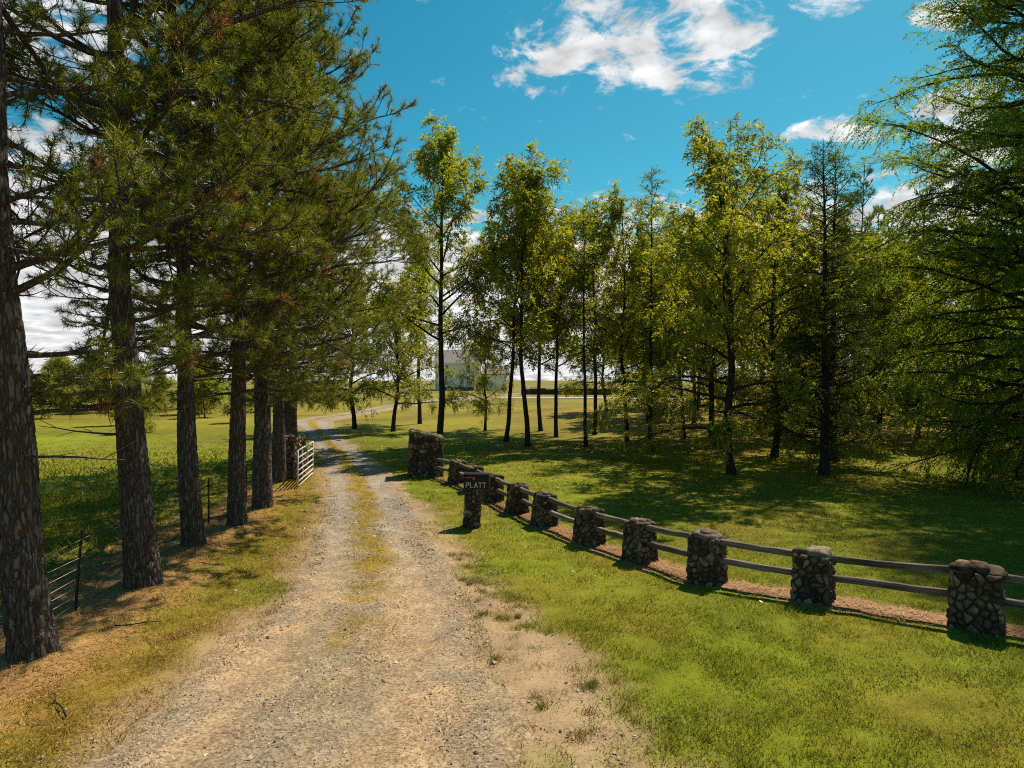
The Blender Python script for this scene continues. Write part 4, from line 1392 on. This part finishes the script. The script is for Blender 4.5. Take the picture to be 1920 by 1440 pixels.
def porch_house():
    x, y = 28.3, 62.0
    r = thing('porch_house', 'low brick house with white edged grey porch roof behind the slender pines', 'house', (x, y, float(H(x + 5, y)) - 0.1))
    W = 13.0
    ops = [(2.2, 3.6, 0.9, 2.2), (6.0, 7.0, 0.02, 2.15), (8.6, 10.2, 0.9, 2.2)]
    m = MB(); wall_with_openings(m, W, 2.8, 0.2, ops)
    m.box((0.1, 4.1, 1.4), (0.2, 7.8, 2.8)); m.box((W - 0.1, 4.1, 1.4), (0.2, 7.8, 2.8)); m.box((W / 2, 8.0, 1.4), (W, 0.2, 2.8))
    m.obj('wall', M_BRICK, r)
    window(r, *ops[0]); window(r, *ops[2])
    d = MB(); d.box((6.5, 0.08, 1.08), (0.98, 0.06, 2.1)); dd = d.obj('door', M_DARKBASE, r)
    k = MB(); k.box((6.85, 0.03, 1.05), (0.05, 0.06, 0.05)); k.obj('handle', M_WIRE, dd)
    g = MB(); gable_roof(g, 0, W, -2.2, 8.0, 2.8, 5.3); rf = g.obj('roof', M_ROOF, r)
    c = MB(); c.box((8.5, 2.9, 5.5), (0.8, 0.8, 1.6)); c.obj('chimney', M_BRICK, rf)
    f = MB(); f.box((W / 2, -2.62, 2.62), (W + 0.8, 0.05, 0.22)); f.obj('fascia', M_TRIM, r)
    for px in (0.2, 2.8, 5.2, 7.8, 10.4, 12.8):
        p = MB(); p.box((px, -2.1, 1.3), (0.16, 0.16, 2.6)); p.obj('porch_post', M_TRIM, r)
    s = MB(); s.box((W / 2, -1.15, 0.06), (W, 2.3, 0.14)); s.obj('porch_slab', M_MORTAR, r)


def low_wall():
    r = thing('low_stone_wall', 'long low dark stone wall edging the far lawn past the white house', 'wall', (2.0, 104, float(H(8, 104)) - 0.1))
    m = MB()
    for k in range(14):
        m.box((k * 1.25, 0, 0.42 + 0.04 * ((k * 7) % 3)), (1.23, 0.5, 0.9 + 0.08 * ((k * 5) % 3)))
    m.obj('wall_course', M_MORTAR, r)
    c = MB()
    for k in range(14):
        c.box((k * 1.25, 0, 0.95 + 0.08 * ((k * 5) % 3)), (1.2, 0.58, 0.1))
    c.obj('coping', M_STONE, r)


white_house(); porch_house(); low_wall()
# pale lane beyond the lawn
ln = MB()
xs_ = np.linspace(-2, 34, 40)
vv, ff = [], []
for i, xx in enumerate(xs_):
    yy = 96 - 0.10 * xx
    for dy_ in (-1.1, 1.1):
        vv.append((xx, yy + dy_, float(H(xx, yy + dy_)) + 0.05))
for i in range(len(xs_) - 1):
    ff.append((2 * i, 2 * i + 2, 2 * i + 3, 2 * i + 1))
ln.add(vv, ff)
tag(ln.obj('lane', mat_plain('pale_lane', (0.42, 0.38, 0.33), rough=0.95)), 'pale gravel lane crossing the far lawn by the low wall', 'lane', kind='structure')

# ================================================================== BUILD: trees
pi = math.pi
pine_kits = {
    1: gen_pine(101, 16.0, 4.5, 3.7, 58, 0.228, open_front=0.9, short_side=0.5, boughs=[(2.9, 0.25, 0.05, 1.5), (3.2, -0.15, 0.0, 1.7), (3.35, 0.9, 0.02, 2.0), (3.6, 0.45, -0.05, 1.9), (4.3, -0.2, 0.2, 2.5), (4.6, 0.2, 0.1, 2.8), (3.6, 2.6, 0.0, 1.8)]),
    2: gen_pine(202, 17.0, 4.6, 3.8, 62, 0.240, open_front=0.9, boughs=[(2.9, 2.9, -0.02, 1.9), (3.1, 3.6, 0.0, 2.0), (3.5, 2.4, 0.0, 1.9), (3.9, 0.3, 0.02, 2.0), (4.2, -0.5, 0.0, 1.9), (4.4, 0.1, 0.05, 2.3),
                                                     (7.3, -0.1, 0.75, 4.6, 0.085, -0.20), (6.0, 0.2, 0.3, 3.8), (5.3, -0.25, 0.12, 3.4)]),
    3: gen_pine(303, 16.0, 3.9, 3.7, 72, 0.195, open_front=0.7, boughs=[(3.3, 0.2, 0.0, 2.0), (3.7, -0.4, 0.0, 2.2), (3.6, 3.0, 0.0, 2.0), (5.0, 0.1, 0.12, 3.8), (4.4, -0.1, 0.05, 3.0)]),
    4: gen_pine(404, 16.5, 3.6, 3.9, 84, 0.19, open_front=0.5, boughs=[(3.0, 0.3, 0.0, 2.0), (3.2, -0.6, 0.0, 1.8), (4.2, 0.0, 0.05, 3.4), (5.4, 0.15, 0.12, 3.8)]),
    5: gen_pine(505, 15.5, 3.1, 4.3, 88, 0.23, boughs=[(2.7, 0.2, 0.0, 2.0), (2.9, -0.7, 0.0, 1.6), (3.8, 0.1, 0.05, 3.4), (5.4, 0.0, 0.15, 4.2)], tsides=48, tdz=0.05),
}
pine_spots = [
    (1, -5.64, 8.05, 1.0, 0.0, (rad(-4.3), 0), 'wide leaning pine trunk beside the front of the drive, outermost of the pine row'),
    (2, -5.80, 10.75, 1.0, 0.0, (rad(-3.2), 0), 'tall pine with thick straw strewn base beside the leaning steel fence post'),
    (3, -6.15, 13.2, 1.0, 0.0, (rad(-1.5), 0), 'pine third in the row counting back from the front of the drive'),
    (4, -6.02, 14.95, 1.0, 0.0, (rad(0.6), rad(1)), 'pine fourth in the row with dark straight trunk'),
    (5, -6.20, 17.0, 1.0, 0.0, (rad(0.5), 0), 'pine nearest the open white gate on its camera side'),
    (5, -7.25, 21.2, 0.90, 2.1, (rad(0.3), 0), 'slim pine standing against the left stone gate pier'),
    (5, -8.15, 25.2, 0.94, 4.0, (rad(-0.5), 0), 'pine just behind the left stone gate pier'),
]
for (k, x, y, s, rz, lean, lab) in pine_spots:
    place_tree('pine_tree', pine_kits[k], lab, x, y, s, rz, lean, 'pines in a row left of the drive')
place_tree('pine_tree', pine_kits[4], 'pine further along the drive behind the gate pier pines', -9.8, 29.5, 0.85, 1.2, (0, 0), 'pines in a row left of the drive')
place_tree('pine_tree', pine_kits[3], 'outer pine at the pasture fence ahead of the leaning trunk', -7.6, 4.6, 1.0, 2.2, (0, 0), 'pines in a row left of the drive')

bl = {
    'airy': gen_broadleaf(11, 15.2, 4.8, 4.1, 24, 0.16, 10, 6, 3, 0.152, 0.65),
    'airy2': gen_broadleaf(12, 13.0, 4.6, 3.8, 22, 0.12, 9, 6, 3, 0.152, 0.8),
    'wide': gen_broadleaf(13, 11.6, 1.7, 4.6, 32, 0.150, 10, 7, 3, 0.12, 0.85, low=0.45),
    'low': gen_broadleaf(14, 9.5, 1.7, 3.5, 22, 0.14, 9, 6, 3, 0.15, 0.45, low=0.35),
    'tall': gen_broadleaf(15, 12.5, 3.6, 4.2, 23, 0.115, 9, 6, 3, 0.152, 0.85),
}
G1 = 'slender broadleaf trees on the lawn'
broad = [
    ('airy', -3.75, 35.0, 1.06, 0.4, (0, 0), 'tall airy tree rising behind the right stone gate pier'),
    ('low', -10.6, 46.0, 1.05, 1.0, (0, 0), 'leafy tree beside the bend of the drive, first right of the gravel'),
    ('low', -7.6, 43.5, 0.95, 2.6, (0, 0), 'low branching leafy tree second from the bend of the drive'),
    ('low', -1.75, 44.5, 0.66, 4.4, (0, 0), 'low leafy tree in front of the white house corner'),
    ('airy2', -0.35, 36.5, 1.0, 0.9, (rad(5), 0), 'slender tree with trunk leaning right on the mown lawn'),
    ('airy2', 0.75, 33.2, 1.05, 2.2, (0, 0), 'slender straight tree beside the leaning one on the lawn'),
    ('airy', 1.85, 44.0, 0.85, 3.3, (0, 0), 'slender tree set back behind the straight one on the lawn'),
    ('tall', 2.55, 39.3, 1.0, 0.3, (rad(2), 0), 'slender tree with leafy sucker at its foot'),
    ('tall', 5.95, 35.3, 1.0, 1.7, (0, 0), 'dark stemmed tree between the thin conifer and the spreading tree'),
    ('wide', 7.72, 23.9, 1.0, 0.6, (rad(-1.2), 0), 'spreading yellow green tree on the shaded lawn behind the rail fence'),
    ('tall', 11.9, 41.0, 1.05, 4.1, (0, 0), 'shaded tree right of the spreading yellow green tree'),
    ('wide', 11.3, 29.5, 1.0, 3.4, (0, 0), 'yellowing tree crown just behind the dark conifer'),
    ('low', 8.3, 60.0, 0.95, 0.0, (0, 0), 'dark rounded tree at the edge of the shaded mound'),
    ('airy', -6.9, 51.0, 0.95, 2.0, (0, 0), 'tall thin tree on the lawn well behind the low branching leafy tree'),
    ('tall', 4.9, 40.5, 1.05, 3.0, (0, 0), 'slender yellow green tree just behind the thin straight young conifer'),
    ('wide', 9.9, 33.5, 1.0, 5.2, (0, 0), 'yellow green tree filling the gap behind the spreading lawn tree'),
]
for (k, x, y, s, rz, lean, lab) in broad:
    place_tree('broadleaf_tree', bl[k], lab, x, y, s, rz, lean, G1)
rb = random.Random(4)
G2 = 'trees in the wood behind the lawn'
WOOD = {'tall': 'narrow yellow green tree in the shady wood behind the lawn', 'airy': 'tall thin crowned tree rising above the shady wood',
        'wide': 'broad yellowing tree in the shady wood behind the lawn', 'low': 'low dark green bushy tree filling the shady wood'}
for (x, y, k, s) in [(9.3, 37, 'tall', 0.95), (12.5, 47, 'airy', 0.8), (14.8, 39, 'wide', 0.95), (9.8, 49, 'low', 1.1), (17.5, 47, 'low', 1.15), (19.5, 40, 'tall', 1.0),
                     (15.2, 56, 'airy', 0.85), (22, 52, 'wide', 1.0), (26, 45, 'tall', 1.0), (13.0, 64, 'low', 1.1), (31, 52, 'low', 1.1), (36, 46, 'wide', 1.0), (20.5, 68, 'tall', 1.0), (11.0, 56, 'tall', 1.0), (17, 62, 'wide', 1.0), (24, 60, 'low', 1.25), (27, 54, 'tall', 1.1), (33, 58, 'airy', 0.9), (40, 54, 'low', 1.3), (44, 62, 'airy', 0.9), (19.0, 35.5, 'low', 1.05), (24.3, 36.5, 'low', 1.15), (29.5, 34.5, 'low', 1.1), (34.5, 37, 'tall', 1.0)]:
    place_tree('broadleaf_tree', bl[k], WOOD[k], x, y, s, rb.random() * 6.28, (0, 0), G2 + ', ' + k + ' ones')
place_tree('broadleaf_tree', bl['airy2'], 'tree with pale blotched trunk in the shade behind the lawn', 10.3, 52, 0.95, 1.0, (0, 0), None, None, M_BARK_PALE)

cyp_big = gen_cypress(31, 17.0, 0.8, 4.7, 260, 0.26, 20, 12, 10, 0.096, 0.95, 0.30, prof=([0, 0.08, 0.22, 0.4, 0.6, 0.8, 1], [0.70, 0.90, 1.0, 0.97, 0.78, 0.55, 0.08]))
cyp_dark = gen_cypress(32, 12.0, 0.9, 2.5, 95, 0.17, 11, 8, 8, 0.10, 0.10, 0.14, prof=([0, 0.1, 0.5, 0.85, 1], [0.9, 1.0, 0.85, 0.5, 0.1]))
cyp_thin = gen_cypress(33, 11.5, 3.2, 1.3, 46, 0.095, 7, 6, 8, 0.09, 0.5, 0.15, prof=([0, 0.3, 0.8, 1], [0.7, 1.0, 0.7, 0.15]))
place_tree('cypress_tree', cyp_big, 'huge feathery bright green cypress overhanging the end of the rail fence', 16.9, 21.4, 1.34, 0.5)
place_tree('cypress_tree', cyp_big, 'second feathery cypress behind the huge overhanging one', 23.5, 31.0, 0.85, 2.9)
place_tree('cypress_tree', cyp_dark, 'dark conifer with level bare branches beside the spreading tree', 10.95, 23.9, 0.97, 0.0)
place_tree('cypress_tree', cyp_dark, 'dark conifer close behind the one with level bare branches', 13.2, 28.0, 1.05, 2.0)
place_tree('cypress_tree', cyp_thin, 'thin straight young conifer on the open lawn', 3.6, 33.3, 1.0, 0.0, (rad(-0.8), 0))
place_tree('cypress_tree', cyp_thin, 'thin conifer with bare reddish stem left of the spreading tree', 6.3, 31.0, 1.12, 1.3)

pole = [gen_pine(61, 14, 5.2, 2.3, 30, 0.15, nneedle=20, nw=0.014, tsides=14, tdz=0.2, dense=0.8, bare_stubs=10),
        gen_pine(62, 13, 4.6, 2.1, 28, 0.13, nneedle=20, nw=0.014, tsides=14, tdz=0.2, dense=0.8, bare_stubs=12)]
for i, (x, y) in enumerate([(19.6, 38.5), (21.5, 40.5), (22.6, 38), (24.4, 41), (25.5, 38.6), (27.2, 42), (29.5, 40), (23.2, 46), (27.9, 47.5), (32, 44), (34.5, 40.5), (18.2, 43.5), (30.8, 36.5), (26.3, 34.5)]):
    place_tree('pine_tree', pole[i % 2], 'slender pole like pine in the plantation before the porch house', x, y, 0.9 + 0.2 * rb.random(), rb.random() * 6.28, (rb.uniform(-.02, .02), 0), 'slender pines before the porch house')

bush = gen_broadleaf(71, 2.3, 0.25, 1.1, 16, 0.04, 6, 5, 3, 0.10, 0.5, low=0.1)
for (x, y, s) in [(-24, 44, 1.0), (-29, 50, 1.2), (-34, 47, 1.1), (-27, 60, 1.3), (-40, 58, 1.4), (-46, 52, 1.3), (-21, 52, 0.9), (-52, 66, 1.6), (-36, 70, 1.5), (-30, 66, 1.9), (-41, 68, 2.1), (-47, 71, 2.0), (-58, 73, 2.2), (-64, 70, 2.3), (-25, 70, 1.7), (-34, 76, 2.2), (-70, 80, 2.4), (-53, 80, 2.2)]:
    r_ = place_tree('shrub', bush, 'rounded weedy shrub out in the pasture beyond the pines', x, y, s, rb.random() * 6.28, (0, 0), 'shrubs scattered in the pasture')
    r_['category'] = 'shrub'

# ================================================================== BUILD: fence, gate, mailbox
ORD = ['first', 'second', 'third', 'fourth', 'fifth', 'sixth', 'seventh', 'eighth', 'ninth', 'tenth', 'eleventh']
# pillars listed from the near end; ordinal counted from the stone gate pier
pw = [0.63, 0.63, 0.57, 0.52, 0.52, 0.54, 0.52, 0.50, 0.50, 0.50, 0.50]
ph = [0.78, 0.80, 0.74, 0.80, 0.72, 0.71, 0.71, 0.70, 0.70, 0.70, 0.70]
caps = ['rubble', 'near', 'two', 'single', 'rubble', 'rubble', 'rubble', 'rubble', 'rubble', 'rubble', 'rubble']
tops = {}
for i in range(11):
    x, y = FENCE[i]
    a = FENCE[max(0, i - 1)]; b = FENCE[i + 1]
    ang = math.atan2(b[1] - a[1], b[0] - a[0]) + pi
    n = ORD[10 - i]
    extra = {1: ', capped with four big flat stones', 2: ', with two long capping stones', 3: ', with one broad pitted capping stone'}.get(i, '')
    pillar('stone_pillar', 'rubble stone fence pillar, %s counting from the right stone gate pier%s' % (n, extra), x, y, pw[i], pw[i], ph[i], ang, 300 + i,
           0.102 if i < 4 else 0.098, 0.08 if i < 4 else 0.16, caps[i], (rad(0.5 + 0.35 * max(0, i - 3)), 0), 'pillar', 'stone pillars of the rail fence')
for i in range(11):
    (xa, ya), (xb, yb) = FENCE[i], FENCE[i + 1]
    d = Vector((xb - xa, yb - ya, 0)).normalized()
    a_in = pw[i] * 0.30; b_in = (pw[i + 1] if i < 10 else 1.1) * 0.30
    for lev, z in (('upper', 0.66), ('lower', 0.37)):
        za = float(H(xa, ya)) + z * (ph[i] / 0.74); zb = float(H(xb, yb)) + z * ((ph[i + 1] if i < 10 else 0.70) / 0.74)
        pa_ = Vector((xa, ya, za)) + d * a_in; pb_ = Vector((xb, yb, zb)) - d * b_in
        mid = (pa_ + pb_) / 2; L_ = (pb_ - pa_).length
        rr = random.Random(i * 7 + (lev == 'upper'))
        nseg = 7; ring = [(-.042, -.042), (-.036, -.046), (.036, -.046), (.042, -.042), (.043, .038), (.034, .046), (-.034, .046), (-.043, .038)]
        mb = MB()
        for s in range(nseg + 1):
            t = s / nseg - 0.5
            oy, oz = rr.uniform(-.006, .006), rr.uniform(-.007, .007) - 0.012 * (1 - 4 * t * t)
            for (u_, v_) in ring:
                mb.v.append((t * L_, u_ + oy + rr.uniform(-.002, .002), v_ + oz + rr.uniform(-.003, .003)))
        for s in range(nseg):
            for k in range(8):
                k2 = (k + 1) % 8
                mb.f.append((s * 8 + k, s * 8 + k2, s * 8 + 8 + k2, s * 8 + 8 + k))
        mb.f.append(tuple(range(7, -1, -1))); mb.f.append(tuple(nseg * 8 + k for k in range(8)))
        o = mb.obj('fence_rail', M_RAIL)
        o.location = mid
        o.rotation_euler = (pb_ - pa_).to_track_quat('X', 'Z').to_euler()
        if i < 10:
            lab = '%s weathered timber rail between the %s and %s pillars from the gate pier' % (lev, ORD[9 - i], ORD[10 - i])
        else:
            lab = '%s weathered timber rail joining the right gate pier to the first pillar' % lev
        tag(o, lab, 'rail', 'timber rails of the stone pillar fence')

pillar('gate_pier', 'big square rubble stone gate pier with sloping top right of the drive', -2.95, 23.3, 1.18, 1.15, 1.42, rad(8), 401, 0.138, 0.03, 'rubble', (rad(0.5), 0), 'gate pier', 'stone gate piers', -0.20)
pillar('gate_pier', 'big square rubble stone gate pier behind the open white gate', -7.42, 22.3, 1.04, 1.1, 1.45, rad(-4), 402, 0.138, 0.03, 'rubble', (0, 0), 'gate pier', 'stone gate piers', 0.0)

# white tube gate standing open along the drive
gx, gy = -6.42, 20.45
gt = thing('farm_gate', 'white tubular steel farm gate swung open beside the left stone pier', 'gate', (gx, gy, float(H(gx, gy))), math.atan2(3.0, -0.42))
GL, GH = 3.03, 1.13
for z in (0.06, 0.20, 0.36, 0.53, 0.72, 0.91, GH):
    m = MB(); m.tube([(0.0, 0, z), (GL, 0, z)], 0.022, 8); m.obj('rail', M_GATE, gt, True)
for xx in (0.0, GL / 3, 2 * GL / 3, GL):
    m = MB(); e = xx in (0.0, GL)
    m.tube([(xx, 0.0 if e else 0.024, 0.035), (xx, 0.0 if e else 0.024, GH + 0.02)], 0.026 if e else 0.018, 8); m.obj('stile', M_GATE, gt, True)
for z in (0.25, 0.95):
    m = MB(); m.tube([(GL, 0, z), (GL + 0.10, 0.10, z)], 0.018, 6); m.obj('hinge', M_STEEL_RUST, gt)

# leaning stone mailbox post and the mailbox on it
pillar('mailbox_post', 'slim leaning rubble stone post carrying the black mailbox', -0.93, 15.62, 0.40, 0.36, 0.92, rad(3), 501, 0.10, 0.0, None, (rad(4.2), 0), 'post')
mx, my = -0.80, 15.60
mbz = float(H(mx, my)) + 0.875
box = thing('mailbox', 'black round topped mailbox with pale lettering and a red flag', 'mailbox', (mx, my, mbz), rad(-2))
bl_, bw, bh = 0.56, 0.24, 0.36
prof_ = [(-bw / 2, 0), (bw / 2, 0), (bw / 2, bh - bw / 2)] + [(bw / 2 * math.cos(a), bh - bw / 2 + bw / 2 * math.sin(a)) for a in np.linspace(0.15, pi - 0.15, 13)] + [(-bw / 2, bh - bw / 2)]
mb = MB(); n = len(prof_)
for xx in (-bl_ / 2, bl_ / 2):
    mb.v += [(xx, p[0], p[1]) for p in prof_]
mb.f += [(i, (i + 1) % n, n + (i + 1) % n, n + i) for i in range(n)] + [tuple(range(n))[::-1], tuple(n + i for i in range(n))]
body = mb.obj('body', M_BLACK, box)
dm = MB()
for xx in (-bl_ / 2 - 0.014, -bl_ / 2 + 0.03):
    dm.v += [(xx, p[0] * 1.05, 0.004 + p[1] * 1.025) for p in prof_]
dm.f += [(i, (i + 1) % n, n + (i + 1) % n, n + i) for i in range(n)] + [tuple(range(n))[::-1], tuple(n + i for i in range(n))]
door = dm.obj('door', M_BLACK, box)
hd = MB(); hd.box((-bl_ / 2 - 0.025, 0, bh - 0.05), (0.03, 0.05, 0.02)); hd.obj('handle', M_BLACK, door)
fl = MB(); fl.box((-0.155, -bw / 2 - 0.012, 0.262), (0.19, 0.008, 0.022)); fl.box((-0.062, -bw / 2 - 0.0125, 0.243), (0.062, 0.009, 0.060))
fl.obj('flag', M_RED, box)
LET = {'P': [((0, 0), (0, 1)), ((0, 1), (.7, 1)), ((.7, 1), (.7, .52)), ((.7, .52), (0, .52))], 'L': [((0, 1), (0, 0)), ((0, 0), (.7, 0))],
       'A': [((0, 0), (.38, 1)), ((.38, 1), (.76, 0)), ((.15, .35), (.61, .35))], 'T': [((0, 1), (.8, 1)), ((.4, 1), (.4, 0))]}
for i, ch in enumerate('PLATT'):
    lm = MB()
    for j, (a, b) in enumerate(LET[ch]):
        s_, h_ = 0.085, 0.105
        x0 = -0.235 + i * 0.094
        yy = -bw / 2 - 0.006 - 0.0006 * j
        A_, B_ = Vector((x0 + a[0] * s_, yy, 0.035 + a[1] * h_)), Vector((x0 + b[0] * s_, yy, 0.035 + b[1] * h_))
        dv = (B_ - A_).normalized(); A_ -= dv * 0.007; B_ += dv * 0.007
        lm.bar(A_, B_, 0.015, 0.006, (0, -1, 0))
    lm.obj('letter', M_LETTER, body)

# wire fence along the pasture
posts = [(-6.15, 5.4, 1.05, 0.02), (-6.27, 9.75, 1.16, 0.12), (-6.55, 12.4, 1.05, 0.0), (-6.76, 15.2, 1.05, 0.0), (-7.06, 18.1, 1.0, 0.02), (-7.35, 20.5, 1.0, 0.0)]
wf = thing('wire_fence', 'sagging woven wire fence on steel posts behind the pine trunks', 'fence', (posts[0][0], posts[0][1], 0))
ox, oy = posts[0][:2]
for (x, y, h, ln_) in posts:
    z = float(H(x, y)); m = MB()
    m.bar((x - ox, y - oy, z - 0.3), (x - ox + ln_, y - oy, z + h), 0.034, 0.008, (0, 1, 0)); m.bar((x - ox, y - oy - 0.018, z - 0.3), (x - ox + ln_, y - oy - 0.018, z + h - 0.004), 0.008, 0.034, (0, 1, 0))
    m.obj('post', M_STEEL_RUST, wf)
rw = random.Random(9)
for j, hz in enumerate((0.08, 0.20, 0.33, 0.46, 0.60, 0.76, 0.92, 1.02)):
    pts = []
    for (p0, p1) in zip(posts[:-1], posts[1:]):
        for s in range(8):
            t = s / 8
            x = p0[0] * (1 - t) + p1[0] * t + (p0[3] * (1 - t) + p1[3] * t) * hz; y = p0[1] * (1 - t) + p1[1] * t
            pts.append((x - ox, y - oy - 0.03, float(H(x, y)) + hz - 0.05 * math.sin(pi * t) + rw.uniform(-.010, .010)))
    m = MB(); m.tube(pts, 0.0028, 4); m.obj('wire', M_WIRE, wf)

rs = random.Random(12)
for (x, y, a, L_, lab) in [(-5.05, 9.2, 0.35, 0.55, 'short dead stick lying on the straw between the first two pines'), (-4.6, 6.9, 2.3, 0.7, 'crooked dead stick on the straw in front of the leaning pine'),
                           (-5.3, 12.1, -0.3, 0.5, 'dead twig on the straw between the second and third pines')]:
    st = MB(); z = float(H(x, y)); pts = []
    for k in range(7):
        t = k / 6
        pts.append(((t - .5) * L_, rs.uniform(-.02, .02), 0.022 + rs.uniform(0, .012)))
    st.tube(pts, [0.011 - 0.006 * k / 6 for k in range(7)], 6)
    st.tube([pts[3], (pts[3][0] + 0.13, 0.09, 0.03)], [0.006, 0.003], 5)
    o = st.obj('fallen_stick', M_BARK_DARK, None, True); o.location = (x, y, z); o.rotation_euler = (0, 0, a)
    tag(o, lab, 'stick', 'dead sticks under the pines')

# ================================================================== BUILD: ground cover
build_grass()
build_straw()
build_grit()
build_fallen_leaves()
